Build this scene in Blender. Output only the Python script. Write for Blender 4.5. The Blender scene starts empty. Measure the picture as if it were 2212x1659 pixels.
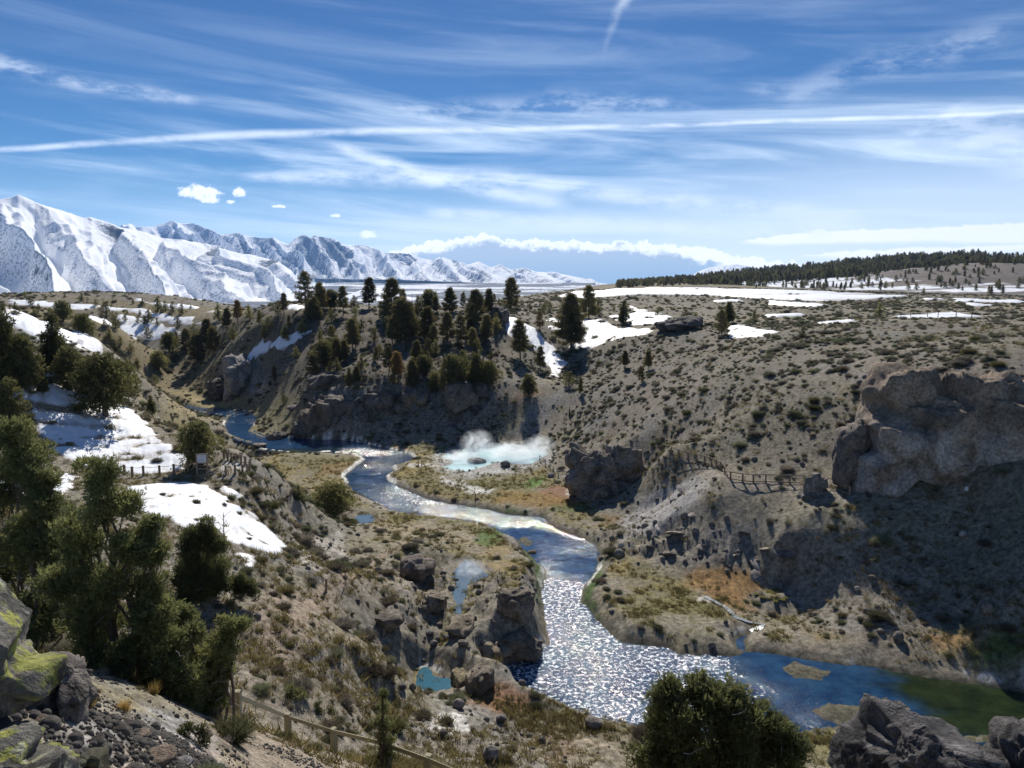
import bpy, bmesh, math, random
import numpy as np
from math import radians as R, sin, cos, tan, pi
# ------------------------------------------------------------------ camera, world, sun
scene = bpy.context.scene
col = scene.collection
HFOV, PITCH, CAMZ = 65.5, 7.1, 30.0
cam = bpy.data.objects.new('camera', bpy.data.cameras.new('camera'))
col.objects.link(cam)
cam.location = (0, 0, CAMZ)
cam.rotation_euler = (R(90 - PITCH), 0, 0)
cam.data.sensor_fit = 'HORIZONTAL'
cam.data.angle = R(HFOV)
cam.data.clip_start, cam.data.clip_end = 0.1, 60000
scene.camera = cam
SUN_AZ, SUN_EL = -1.0, 37.0
sun = bpy.data.objects.new('sun', bpy.data.lights.new('sun', 'SUN'))
col.objects.link(sun)
sun.data.energy = 4.3
sun.data.angle = R(0.5)
sun.data.color = (1.0, 0.95, 0.87)
sun.rotation_euler = (R(90 - SUN_EL), 0, R(180 - SUN_AZ))
vs = scene.view_settings
vs.view_transform, vs.look, vs.exposure, vs.gamma, vs.use_curve_mapping = 'Standard', 'None', 0.44, 1.0, False
scene.cycles.max_bounces = 6
scene.cycles.transparent_max_bounces = 12
scene.cycles.volume_bounces = 3
scene.cycles.use_denoising = True


class NT:
    """small helper to write node trees as expressions"""
    def __init__(s, tree):
        s.t = tree
        s.l = tree.links

    def new(s, typ, **kw):
        n = s.t.nodes.new(typ)
        for k, v in kw.items():
            setattr(n, k, v)
        return n

    def put(s, sock, v):
        if isinstance(v, bpy.types.NodeSocket):
            s.l.new(v, sock)
        elif v is not None:
            if sock.type == 'RGBA' and not hasattr(v, '__len__'):
                v = (v, v, v, 1)
            elif sock.type == 'RGBA' and len(v) == 3:
                v = (*v, 1)
            sock.default_value = v

    def m(s, op, a, b=None, c=None, clamp=False):
        n = s.new('ShaderNodeMath', operation=op, use_clamp=clamp)
        for i, v in enumerate((a, b, c)):
            if v is not None:
                s.put(n.inputs[i], v)
        return n.outputs[0]

    def mix(s, f, a, b, blend='MIX'):
        n = s.new('ShaderNodeMix', data_type='RGBA', blend_type=blend)
        s.put(n.inputs[0], f)
        s.put(n.inputs[6], a)
        s.put(n.inputs[7], b)
        return n.outputs[2]

    def step(s, x, lo, hi, a=0.0, b=1.0):
        n = s.new('ShaderNodeMapRange', interpolation_type='SMOOTHSTEP')
        for i, v in enumerate((x, lo, hi, a, b)):
            s.put(n.inputs[i], v)
        return n.outputs[0]

    def noise(s, vec, scale, detail=4, rough=0.55, dist=0.0):
        n = s.new('ShaderNodeTexNoise')
        s.put(n.inputs['Vector'], vec)
        n.inputs['Scale'].default_value = scale
        n.inputs['Detail'].default_value = detail
        n.inputs['Roughness'].default_value = rough
        n.inputs['Distortion'].default_value = dist
        return n.outputs[0]

    def vor(s, vec, scale, feature='F1', out=0):
        n = s.new('ShaderNodeTexVoronoi', feature=feature)
        s.put(n.inputs['Vector'], vec)
        n.inputs['Scale'].default_value = scale
        return n.outputs[out]

    def xyz(s, x, y, z=0.0):
        n = s.new('ShaderNodeCombineXYZ')
        for i, v in enumerate((x, y, z)):
            s.put(n.inputs[i], v)
        return n.outputs[0]

    def curve(s, x, pts, lo, hi, ylo, yhi):
        """piecewise function of x through pts, as a Float Curve"""
        n = s.new('ShaderNodeFloatCurve')
        s.put(n.inputs[1], s.m('DIVIDE', s.m('SUBTRACT', x, lo), hi - lo, clamp=True))
        cv = n.mapping.curves[0]
        pp = [((a - lo) / (hi - lo), (b - ylo) / (yhi - ylo)) for a, b in pts]
        while len(cv.points) < len(pp):
            cv.points.new(0.5, 0.5)
        for p, q in zip(cv.points, pp):
            p.location = q
            p.handle_type = 'VECTOR'
        n.mapping.update()
        return s.m('MULTIPLY_ADD', n.outputs[0], yhi - ylo, ylo)


S_, F_ = 1024 / 2212, 512 / tan(R(HFOV / 2))
cp, sp = cos(R(PITCH)), sin(R(PITCH))


def ray(u, v):
    x = (u - 1106) * S_ / F_
    y = -(v - 829.5) * S_ / F_
    return np.array([x, cp + y * sp, -sp + y * cp])


def azel(u, v):
    d = ray(u, v)
    return math.degrees(math.atan2(d[0], d[1])), math.degrees(math.atan2(d[2], math.hypot(d[0], d[1])))


# ------------------------------------------------------------------ sky
world = bpy.data.worlds.new('World')
scene.world = world
world.use_nodes = True
wt = world.node_tree
wt.nodes.clear()
g = NT(wt)
tc = g.new('ShaderNodeTexCoord')
sx = g.new('ShaderNodeSeparateXYZ')
g.l.new(tc.outputs['Generated'], sx.inputs[0])
AZ = g.m('MULTIPLY', g.m('ARCTAN2', sx.outputs[0], sx.outputs[1]), 180 / pi)
EL = g.m('MULTIPLY', g.m('ARCSINE', sx.outputs[2]), 180 / pi)
sky = g.new('ShaderNodeTexSky', sky_type='NISHITA', sun_disc=False)
sky.sun_elevation = R(SUN_EL)
sky.sun_rotation = R(SUN_AZ)
sky.altitude = 2100
sky.air_density = 1.0
sky.dust_density = 0.25
sky.ozone_density = 2.5
SKYS = 0.1
hs = g.new('ShaderNodeHueSaturation')
hs.inputs['Saturation'].default_value = 1.25
hs.inputs['Value'].default_value = 0.47
hs.inputs['Hue'].default_value = 0.505
g.l.new(sky.outputs[0], hs.inputs['Color'])
c = g.mix(1.0, hs.outputs[0], g.mix(g.step(EL, 2, 20), (.55, .95, 1.08), (.68, .86, 1.0)), 'MULTIPLY')


def pa(u, v):
    return azel(u, v)


def over(c, alpha, colr):
    return g.mix(alpha, c, tuple(1.12 * k / SKYS for k in colr))


AE = g.xyz(AZ, EL)
warp = g.noise(AE, 0.12, 3)
# thin cirrus, drawn out sideways
st1 = g.noise(g.xyz(g.m('MULTIPLY', AZ, 0.035), g.m('MULTIPLY_ADD', AZ, 0.03, g.m('MULTIPLY', EL, 0.42)), 3.0), 1.0, 6, 0.6, 0.6)
st2 = g.noise(g.xyz(g.m('MULTIPLY', AZ, 0.05), g.m('MULTIPLY_ADD', AZ, 0.012, g.m('MULTIPLY', EL, 0.25)), 9.0), 1.0, 5, 0.6, 0.9)
a1 = g.m('MULTIPLY', g.step(st1, 0.42, 0.74), g.curve(EL, [(-5, .6), (1, .85), (4, 1), (8, 1), (11, .65), (14, .2), (30, .12)], -5, 30, 0, 1))
a2 = g.m('MULTIPLY', g.step(st2, 0.5, 0.85), g.curve(AZ, [(-40, .25), (-10, .4), (5, .8), (35, .75)], -40, 40, 0, 1))
a1 = g.m('MULTIPLY', a1, g.curve(AZ, [(-40, .5), (-20, .7), (-5, 1), (35, 1)], -40, 40, 0, 1))
c = over(c, g.m('MULTIPLY', a1, 0.9), (0.68, 0.8, 0.93))
c = over(c, g.m('MULTIPLY', g.m('MULTIPLY', a2, g.curve(EL, [(0, 1), (9, .7), (14, .25), (18, .12), (30, .08)], 0, 40, 0, 1)), 0.7), (0.5, 0.62, 0.86))
# pale band toward the horizon
c = over(c, g.m('MULTIPLY', g.m('MULTIPLY', g.step(EL, 14, 2), g.step(AZ, 0, 26)), .62), (0.7, 0.8, 0.93))
c = over(c, g.m('MULTIPLY', g.step(EL, 9, 0.3), g.curve(AZ, [(-40, .3), (-12, .5), (0, .85), (35, .95)], -40, 40, 0, 1)), (0.78, 0.86, 0.95))


def streak(c, pts, w, amt, colr=(0.8, 0.87, 0.97), fuzz=0.5, wob=0.25):
    """a long thin cloud along the listed directions; pts are (u, v) seen from the lookout, w half widths in degrees"""
    q = [pa(*p) for p in pts]
    lo, hi = q[0][0], q[-1][0]
    e = g.curve(AZ, q, lo, hi, -5, 25)
    ww = g.curve(AZ, list(zip([k[0] for k in q], w)), lo, hi, 0, 4)
    nz = g.noise(g.xyz(g.m('MULTIPLY', AZ, 0.5), g.m('MULTIPLY', EL, 1.3), 1.0), 0.6, 5, 0.65)
    d = g.m('ABSOLUTE', g.m('SUBTRACT', g.m('MULTIPLY_ADD', g.m('SUBTRACT', warp, 0.5), wob, EL), e))
    a = g.step(g.m('DIVIDE', d, ww), 1.0, 0.0)
    ends = g.m('MULTIPLY', g.step(AZ, lo, lo + 2), g.step(AZ, hi, hi - 2))
    a = g.m('MULTIPLY', g.m('MULTIPLY', a, ends), g.m('MULTIPLY', amt, g.step(nz, 0.5 - fuzz, 0.62)))
    return over(c, a, colr)


c = streak(c, [(-300, 338), (0, 323), (250, 306), (560, 289), (900, 281), (1250, 275), (1700, 260), (2212, 240), (2600, 220)], [.25, .26, .32, .42, .38, .28, .22, .2, .2], 0.65, fuzz=.3, wob=.3)
c = streak(c, [(-200, 80), (0, 140), (60, 155), (200, 180), (330, 200), (450, 222)], [1, 1.0, .8, .6, .7, .4], 0.42, fuzz=.12, wob=1.2)
c = streak(c, [(690, 305), (800, 340), (930, 385), (1060, 415), (1250, 445)], [.4, .7, .8, .9, .7], 0.7, fuzz=.3, wob=.8)
c = streak(c, [(500, 385), (800, 378), (1100, 388), (1500, 440), (1900, 470)], [.4, 1.0, 1.1, 1.0, .6], 0.6, fuzz=.22, wob=1)
c = streak(c, [(900, 455), (1200, 480), (1600, 500), (1900, 480)], [.5, .9, 1.1, .9], 0.7, fuzz=.3, wob=.8)
c = streak(c, [(820, 240), (1000, 245), (1200, 225), (1380, 232), (1560, 250)], [.3, 1.2, 1.5, 1.0, .4], 0.3, fuzz=.1, wob=2)
c = streak(c, [(1580, 170), (1700, 195), (1800, 170), (2212, 60)], [.5, 1.2, 1.4, 1.6], 0.2, fuzz=.12, wob=2)
c = streak(c, [(1290, 150), (1305, 110), (1318, 60), (1345, 0), (1420, -100)], [.8, 1.3, 1.3, 1.0, 1], 0.34, fuzz=.15, wob=2.5)
c = streak(c, [(1900, 330), (2060, 260), (2212, 330), (2500, 330)], [1, 2, 3, 3], 0.4, fuzz=.12, wob=2)
# cloud bank low over the range
bump = g.m('SUBTRACT', g.m('MULTIPLY_ADD', g.noise(AE, 2.2, 5, 0.6), 0.4, g.m('MULTIPLY', g.noise(AE, 0.75, 5, 0.6), 0.6)), 0.5)
bt = [pa(*p) for p in [(740, 590), (800, 560), (840, 544), (880, 532), (925, 519), (985, 514), (1040, 505), (1100, 516), (1250, 519), (1400, 524), (1540, 536), (1580, 552), (1700, 566), (1800, 568), (2300, 570)]]
top = g.curve(AZ, bt, bt[0][0], bt[-1][0], -2, 8)
dep = g.m('SUBTRACT', g.m('MULTIPLY_ADD', bump, 2.3, top), EL)
inb = g.m('MULTIPLY', g.step(dep, 0.0, 0.12), g.step(AZ, bt[0][0], bt[0][0] + 2.5))
soft = g.noise(g.xyz(g.m('MULTIPLY', AZ, 0.35), EL, 2.0), 0.7, 5, 0.6)
rim = g.curve(AZ, [(-12, .9), (-8, .7), (-5, .35), (0, .28), (5, .22), (11, .28), (13, .8), (33, 1.4)], -12, 33, 0, 2.5)
body = g.step(g.m('ADD', dep, g.m('MULTIPLY', g.m('SUBTRACT', soft, 0.5), 1.5)), rim, g.m('ADD', rim, 0.55))
bodyc = g.mix(g.step(EL, 0.2, 2.6), tuple(k / SKYS for k in (0.3, 0.44, 0.6)), tuple(k / SKYS for k in (0.44, 0.53, 0.63)))
c = g.mix(g.m('MULTIPLY', inb, 0.93), c, g.mix(body, tuple(k / SKYS for k in (1.12, 1.14, 1.15)), bodyc))
# flat white layers at the right
for lay, (pu, pl, sh) in enumerate([([(1570, 523), (1680, 508), (1800, 498), (2000, 490), (2212, 480), (2500, 470)], [(1570, 524), (1680, 530), (1800, 528), (2000, 524), (2212, 528), (2500, 530)], .9),
                                    ([(1700, 552), (1850, 540), (2000, 533), (2212, 528), (2500, 522)], [(1700, 553), (1850, 562), (2000, 556), (2212, 545), (2500, 545)], .9)]):
    qa, qb = [pa(*p) for p in pu], [pa(*p) for p in pl]
    e1 = g.curve(AZ, qa, qa[0][0], qa[-1][0], -2, 10)
    e0 = g.curve(AZ, qb, qb[0][0], qb[-1][0], -2, 10)
    a = g.m('MULTIPLY', g.step(g.m('SUBTRACT', g.m('MULTIPLY_ADD', bump, 0.8, e1), EL), -.02, .1), g.step(g.m('SUBTRACT', EL, g.m('MULTIPLY_ADD', soft, 0.35, e0)), -.3, .1))
    a = g.m('MULTIPLY', a, g.step(AZ, qa[0][0], qa[0][0] + 2.0))
    c = over(c, g.m('MULTIPLY', a, sh), (1.0, 1.0, 1.0))
# small fair weather puffs
for (u, v, rx, ry) in [(432, 415, 1.25, .55), (455, 432, .6, .25), (516, 415, .4, .32), (795, 507, .6, .3), (726, 466, .35, .12), (603, 446, .4, .1), (497, 436, .35, .13), (1770, 508, 1.0, .35)]:
    a0, e0 = pa(u, v)
    d = g.m('ADD', g.m('POWER', g.m('DIVIDE', g.m('SUBTRACT', AZ, a0), rx), 2), g.m('POWER', g.m('DIVIDE', g.m('SUBTRACT', EL, e0), ry), 2))
    pn = g.noise(AE, 1.6, 5, 0.65)
    a = g.step(g.m('ADD', d, g.m('MULTIPLY', g.m('SUBTRACT', 0.5, pn), 5.0)), 1.3, 0.2)
    a = g.m('MULTIPLY', a, g.step(d, 4, 1.5))
    c = over(c, g.m('MULTIPLY', a, 0.95 if v > 200 else .3), (0.92, 0.95, 0.99))
bg = g.new('ShaderNodeBackground')
bg.inputs[1].default_value = SKYS
g.put(bg.inputs[0], c)
wo = g.new('ShaderNodeOutputWorld')
g.l.new(bg.outputs[0], wo.inputs[0])
world.cycles.sampling_method = 'MANUAL'
world.cycles.sample_map_resolution = 512

# ------------------------------------------------------------------ numeric noise
rng = np.random.default_rng(7)
random.seed(7)


def _h(ix, iy, iz, seed):
    h = (ix.astype(np.int64) * 374761393 + iy.astype(np.int64) * 668265263 + iz.astype(np.int64) * 2147483647 + seed * 974634777) & 0xffffffff
    h = ((h ^ (h >> 13)) * 1274126177) & 0xffffffff
    h = ((h ^ (h >> 16)) * 2246822519) & 0xffffffff
    return ((h ^ (h >> 15)) & 0xffff) / 65535.0


def vnoise(x, y, z=None, seed=0):
    """smooth value noise in -1..1"""
    ix, iy = np.floor(x), np.floor(y)
    fx, fy = x - ix, y - iy
    fx = fx * fx * fx * (fx * (fx * 6 - 15) + 10)
    fy = fy * fy * fy * (fy * (fy * 6 - 15) + 10)
    if z is None:
        z0 = np.zeros_like(ix)
        a = _h(ix, iy, z0, seed); b = _h(ix + 1, iy, z0, seed); c_ = _h(ix, iy + 1, z0, seed); d = _h(ix + 1, iy + 1, z0, seed)
        return ((a * (1 - fx) + b * fx) * (1 - fy) + (c_ * (1 - fx) + d * fx) * fy) * 2 - 1
    iz = np.floor(z)
    fz = z - iz
    fz = fz * fz * (3 - 2 * fz)
    o = 0
    for dz, wz in ((0, 1 - fz), (1, fz)):
        k = iz + dz
        a = _h(ix, iy, k, seed); b = _h(ix + 1, iy, k, seed); c_ = _h(ix, iy + 1, k, seed); d = _h(ix + 1, iy + 1, k, seed)
        o = o + wz * ((a * (1 - fx) + b * fx) * (1 - fy) + (c_ * (1 - fx) + d * fx) * fy)
    return o * 2 - 1


def fbm(x, y, z=None, seed=0, oct=4, gain=0.5, lac=2.03, ridged=False):
    o, a, s = 0, 1.0, 0.0
    for i in range(oct):
        n = vnoise(x, y, z, seed + i * 17)
        if ridged:
            n = 1 - 2 * np.abs(n)
        o = o + a * n
        s += a
        a *= gain
        x, y = x * lac + 13.7, y * lac - 7.1
        z = None if z is None else z * lac + 3.3
    return o / s


def sstep(a, b, x):
    t = np.clip((x - a) / (b - a), 0, 1)
    return t * t * (3 - 2 * t)


# ------------------------------------------------------------------ mesh helpers
def mesh_np(name, V, Fc, smooth=True):
    """mesh from a vertex array and a (n, k) face array"""
    me = bpy.data.meshes.new(name)
    V = np.asarray(V, np.float32)
    Fc = np.asarray(Fc, np.int32)
    n, k = Fc.shape
    me.vertices.add(len(V))
    me.vertices.foreach_set('co', V.ravel())
    me.loops.add(n * k)
    me.loops.foreach_set('vertex_index', Fc.ravel())
    me.polygons.add(n)
    me.polygons.foreach_set('loop_start', np.arange(0, n * k, k, dtype=np.int32))
    me.polygons.foreach_set('use_smooth', np.full(n, smooth, dtype=bool))
    me.update(calc_edges=True)
    return me


def set_attr(me, name, arr):
    arr = np.asarray(arr, np.float32)
    if arr.ndim == 1:
        a = me.attributes.new(name, 'FLOAT', 'POINT')
        a.data.foreach_set('value', arr)
    else:
        a = me.attributes.new(name, 'FLOAT_COLOR', 'POINT')
        if arr.shape[1] == 3:
            arr = np.concatenate([arr, np.ones((len(arr), 1), np.float32)], 1)
        a.data.foreach_set('color', np.ascontiguousarray(arr).ravel())


def link(name, me, mat=None, parent=None):
    o = bpy.data.objects.new(name, me)
    col.objects.link(o)
    if mat is not None and me is not None and not me.materials:
        me.materials.append(mat)
    if parent is not None:
        o.parent = parent
    return o


LABELS = {}


def tag(o, label=None, cat=None, group=None, kind=None):
    for k, v in (('label', label), ('category', cat), ('group', group), ('kind', kind)):
        if v:
            o[k] = v
    if label:
        LABELS.setdefault(label, []).append(o)
    return o


def empty(name, loc, label, cat, group=None, rz=0.0):
    o = bpy.data.objects.new(name, None)
    col.objects.link(o)
    o.empty_display_size = 0.2
    o.location = loc
    o.rotation_euler = (0, 0, rz)
    return tag(o, label, cat, group)


class MB:
    """collects boxes and tubes into one mesh"""
    def __init__(s):
        s.v, s.f = [], []

    def box(s, c, size, rz=0.0, tilt=0.0):
        b = len(s.v)
        cr, sr = cos(rz), sin(rz)
        for dz in (-.5, .5):
            for dx, dy in ((-.5, -.5), (.5, -.5), (.5, .5), (-.5, .5)):
                x, y, z = dx * size[0], dy * size[1], dz * size[2]
                x += tilt * z
                s.v.append((c[0] + x * cr - y * sr, c[1] + x * sr + y * cr, c[2] + z))
        s.f += [[b + k for k in q] for q in ((0, 3, 2, 1), (4, 5, 6, 7), (0, 1, 5, 4), (1, 2, 6, 5), (2, 3, 7, 6), (3, 0, 4, 7))]
        return s

    def tube(s, pts, rad, n=6):
        pts = [np.array(p, float) for p in pts]
        rad = rad if hasattr(rad, '__len__') else [rad] * len(pts)
        b = len(s.v)
        for i, p in enumerate(pts):
            d = pts[min(i + 1, len(pts) - 1)] - pts[max(i - 1, 0)]
            d /= (np.linalg.norm(d) + 1e-9)
            a = np.cross(d, (0, 0, 1.0) if abs(d[2]) < .9 else (1.0, 0, 0))
            a /= (np.linalg.norm(a) + 1e-9)
            e = np.cross(d, a)
            for k in range(n):
                t = 2 * pi * k / n
                s.v.append(tuple(p + rad[i] * (cos(t) * a + sin(t) * e)))
        for i in range(len(pts) - 1):
            for k in range(n):
                k2 = (k + 1) % n
                s.f.append([b + i * n + k, b + i * n + k2, b + (i + 1) * n + k2, b + (i + 1) * n + k])
        for e0 in (b, b + (len(pts) - 1) * n):
            for k in range(0, n - 2, 2):
                s.f.append([e0, e0 + k + 1, e0 + k + 2, e0 + (k + 3) % n])
        return s

    def mesh(s, name, smooth=False):
        return mesh_np(name, s.v, s.f, smooth)


# ------------------------------------------------------------------ near terrain from control points
def P(u, v, Y=None, z=None):
    d = ray(u, v)
    t = Y / d[1] if Y is not None else (z - CAMZ) / d[2]
    return np.array([d[0] * t, d[1] * t, CAMZ + d[2] * t])


def H(u, Y, z):
    dep = Y * cp + (CAMZ - z) * sp
    return np.array([(u - 1106) * S_ / F_ * dep, Y, z])


C = []
# points on the ground by distance
for u, v, Y in [
    # foreground ledge and slope to the fence
    (300, 1600, 9), (210, 1540, 8.5), (450, 1640, 12), (600, 1640, 20), (700, 1640, 26), (900, 1655, 31.5), (515, 1562, 33), (622, 1600, 33), (722, 1632, 33), (413, 1538, 33),
    (330, 1500, 18), (60, 1480, 14), (600, 1400, 44), (700, 1400, 46), (800, 1400, 50), (560, 1290, 50), (450, 1290, 46), (300, 1300, 44), (120, 1250, 42),
    (700, 1500, 40.7), (620, 1480, 38.5), (750, 1420, 48.2), (800, 1600, 39.6),
    # left bank slope, snow, path
    (440, 1035, 73), (510, 1015, 74), (345, 1030, 72), (280, 1032, 71), (160, 1025, 70), (40, 1020, 68), (450, 1110, 62), (620, 1200, 62), (300, 1120, 58), (540, 1070, 71), (280, 1050, 66),
    (200, 900, 85), (70, 830, 85), (50, 760, 110), (100, 700, 170), (200, 740, 150), (230, 760, 140), (260, 800, 110), (270, 850, 100), (300, 950, 82), (100, 940, 78), (0, 930, 76), (350, 1000, 76), (0, 700, 150),
    (395, 935, 92), (470, 960, 85), (545, 1000, 80), (620, 1040, 85), (680, 1110, 92), (700, 1200, 74), (640, 1130, 80), (640, 1180, 70), (700, 1265, 58.5), (760, 1250, 62),
    # far left rolling land
    (250, 700, 230), (350, 680, 330), (430, 690, 320), (440, 655, 400), (300, 645, 430), (100, 645, 430), (0, 640, 430), (150, 660, 330), (50, 680, 230), (330, 750, 300),
    # far bank, cliff and wooded ridge
    (620, 900, 166), (600, 860, 180), (400, 850, 208), (350, 840, 218), (380, 800, 235), (440, 820, 215), (450, 760, 240), (480, 700, 250), (560, 670, 245), (330, 780, 260), (550, 800, 206), (500, 780, 212), (490, 845, 210),
    (620, 800, 190), (640, 740, 205), (620, 690, 215), (660, 665, 225), (800, 690, 212), (900, 685, 208), (800, 760, 186), (900, 760, 184), (1000, 760, 183), (700, 830, 165), (850, 830, 163), (980, 840, 160), (1000, 690, 206), (760, 665, 235), (900, 662, 235), (1000, 665, 230),
    (1080, 690, 206), (1100, 770, 182), (1060, 840, 160), (1100, 690, 211), (1200, 812, 180), (1160, 720, 203), (1180, 765, 193), (1100, 668, 235), (1140, 858, 158),
    # right hillside
    (1451, 708, 190), (1243, 772, 190), (1300, 860, 150), (1300, 900, 140), (1350, 800, 165), (1400, 750, 178), (1600, 900, 105), (1600, 1000, 93), (1600, 1042, 87), (1600, 800, 125), (1600, 740, 150), (1700, 700, 165), (2000, 692, 150), (2200, 700, 140), (2000, 800, 95), (1850, 760, 120),
    (1500, 760, 160), (1450, 850, 133), (1500, 950, 107), (1430, 970, 106), (1350, 950, 120), (1280, 1000, 122), (1400, 1030, 108), (1550, 1000, 96), (1750, 1000, 88), (1750, 900, 97), (1760, 1055, 82.5), (1700, 1100, 80), (1600, 1120, 82), (1550, 1180, 80), (1700, 1180, 75), (1850, 1130, 74), (1500, 1060, 89), (1400, 1100, 97), (1450, 1150, 85),
    (2000, 1060, 76), (2200, 1010, 72), (2100, 1100, 72), (2212, 1150, 66), (2100, 1150, 70), (2200, 1300, 60), (2000, 1250, 68), (2150, 780, 92), (1830, 1060, 80), (1650, 1220, 76),
    # plateau
    (1900, 660, 300), (1700, 640, 450), (1400, 625, 600), (1200, 650, 320), (1150, 640, 420), (1200, 630, 550), (1500, 640, 480), (1350, 700, 215), (1300, 735, 197), (1400, 690, 230), (1300, 690, 225), (1250, 752, 200), (1700, 628, 620), (1900, 640, 500), (2200, 650, 400), (2200, 685, 180), (1600, 670, 260), (1450, 660, 320), (1780, 690, 190), (2000, 672, 230),
]:
    C.append(P(u, v, Y=Y))
# points on the ground by height over the creek
for u, v, z in [
    (780, 1200, 3), (880, 1180, 2.5), (850, 1250, 4), (830, 1330, 4.2), (800, 1280, 5), (880, 1330, 3), (900, 1400, 2.2), (850, 1450, 3), (820, 1500, 4), (900, 1520, 3), (1000, 1550, 2.5), (1130, 1590, 1.5), (1250, 1600, 1.5), (1000, 1640, 3.5), (1300, 1640, 2.5), (1150, 1640, 3),
    (1000, 1020, .6), (1100, 1060, .6), (960, 1050, .5), (950, 985, .6), (850, 950, .6), (1230, 1060, 1), (1200, 1090, .7), (1330, 1110, 1.2), (1300, 1150, 1), (1330, 1200, 1), (1350, 1300, .9), (1500, 1360, .9), (1400, 1350, .9), (1600, 1340, .7), (1750, 1380, .7), (1900, 1410, .7), (2050, 1440, .6), (2150, 1460, .6), (1600, 1270, 1), (1720, 1260, 1.6), (1900, 1330, 2), (2050, 1330, 2.5), (1500, 1240, 1.2), (1800, 1250, 2.8),
    (1000, 1150, .8), (900, 1130, .7), (850, 1130, .7), (1080, 1200, 1.2), (1100, 1250, 2), (1080, 1300, 3.3), (1130, 1330, 2.8), (1060, 1370, 3), (1120, 1390, 2.3), (1020, 1420, 2), (1090, 1425, .7), (950, 1420, 1.5), (960, 1380, 1.8), (1050, 1500, 1.5), (1100, 1520, 1.4), (1180, 1560, 1.2), (980, 1500, 1.5), (930, 1460, 1.0), (1000, 1250, 1.5), (1000, 1300, 1.5),
    (600, 930, .5), (560, 882, .7), (450, 862, .6), (660, 935, .8), (760, 945, .8), (900, 955, .8), (1000, 945, 1), (1100, 950, 1), (660, 1065, 1.5), (720, 1115, 1.5), (650, 1000, .7), (600, 980, .6), (700, 985, .5), (740, 1020, .4), (560, 900, .5), (470, 905, .5), (400, 880, .5), (1200, 960, 2), (1180, 1000, .8), (1090, 985, .6), (1370, 1400, .6),
]:
    C.append(P(u, v, z=z))
# ground that other ground hides
for u, Y, z in [(1106, 3, 27.6), (300, 3, 28), (1900, 3, 27.6), (1000, 10, 21), (1000, 20, 15.5), (1500, 10, 21.2), (1500, 18, 16), (1500, 30, 6), (1500, 40, 2), (1990, 9, 22.2), (1990, 15, 18), (1990, 28, 7), (1990, 40, 1.5), (2300, 9, 22.3), (2300, 30, 6), (2300, 42, 1), (700, 8, 23), (700, 16, 18.3),
                (100, 4.5, 26.6), (0, 9, 25), (100, 25, 18), (250, 30, 15), (60, 45, 16),
                (60, 300, 20), (-150, 300, 21), (300, 130, 5), (300, 180, .6), (400, 115, 5), (400, 140, 1.2), (470, 105, 5), (470, 125, 1), (560, 100, 4), (560, 115, .8), (640, 100, 2.6),
                (-200, 600, 8), (200, 600, 5), (500, 600, 5), (800, 600, 5), (1000, 600, 12), (-200, 900, -5), (200, 900, -10), (600, 900, -10), (1000, 900, 0), (700, 300, 17), (700, 420, 9), (900, 300, 17), (900, 420, 9), (1050, 300, 20), (1050, 450, 18),
                (500, 300, 15), (500, 420, 10), (1300, 900, 30), (1700, 900, 24), (2200, 900, 18), (1250, 230, 19), (1200, 230, 20), (2000, 100, 20.8), (2200, 90, 21)]:
    C.append(H(u, Y, z))
C = np.array(C)
# carry the edges of the view on to both sides
azc, lrc = np.arctan2(C[:, 0], C[:, 1]), np.log(np.hypot(C[:, 0], C[:, 1]))
ext = []
for a_, l_, z_ in zip(azc, lrc, C[:, 2]):
    if a_ < R(-29):
        ext.append((a_ - R(14), l_, z_))
    if a_ > R(29):
        ext.append((a_ + R(14), l_, z_))
ext = np.array(ext)
azc = np.concatenate([azc, ext[:, 0]])
lrc = np.concatenate([lrc, ext[:, 1]])
zc = np.concatenate([C[:, 2], ext[:, 2]])


def tps(d2):
    return 0.5 * d2 * np.log(d2 + 1e-12)


n = len(zc)
K = tps((azc[:, None] - azc[None]) ** 2 + (lrc[:, None] - lrc[None]) ** 2) + np.eye(n) * 2e-5
Pm = np.stack([np.ones(n), azc, lrc], 1)
A = np.block([[K, Pm], [Pm.T, np.zeros((3, 3))]])
sol = np.linalg.solve(A, np.concatenate([zc, np.zeros(3)]))
AZ0, AZ1, NA = R(-50), R(50), 1180
LR0, LR1, NR = math.log(1.6), math.log(900), 760
ga = np.linspace(AZ0, AZ1, NA)
gl = np.linspace(LR0, LR1, NR)
# coarse evaluation, then bilinear upsampling (the surface is smooth)
ca, cl = np.linspace(AZ0, AZ1, NA // 4), np.linspace(LR0, LR1, NR // 4)
CA, CL = np.meshgrid(ca, cl)
q = np.stack([CA.ravel(), CL.ravel()], 1)
zz = np.zeros(len(q))
for i in range(0, len(q), 20000):
    b_ = q[i:i + 20000]
    zz[i:i + 20000] = tps((b_[:, :1] - azc) ** 2 + (b_[:, 1:] - lrc) ** 2) @ sol[:n] + sol[n] + b_ @ sol[n + 1:]
zz = zz.reshape(CA.shape)


def bil(Zg, a, l):
    """bilinear look-up in a (lr, az) grid"""
    nr, na = Zg.shape
    fa = np.clip((a - AZ0) / (AZ1 - AZ0) * (na - 1), 0, na - 1.001)
    fl = np.clip((l - LR0) / (LR1 - LR0) * (nr - 1), 0, nr - 1.001)
    ia, il = fa.astype(int), fl.astype(int)
    ta, tl = fa - ia, fl - il
    return (Zg[il, ia] * (1 - ta) + Zg[il, ia + 1] * ta) * (1 - tl) + (Zg[il + 1, ia] * (1 - ta) + Zg[il + 1, ia + 1] * ta) * tl


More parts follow.
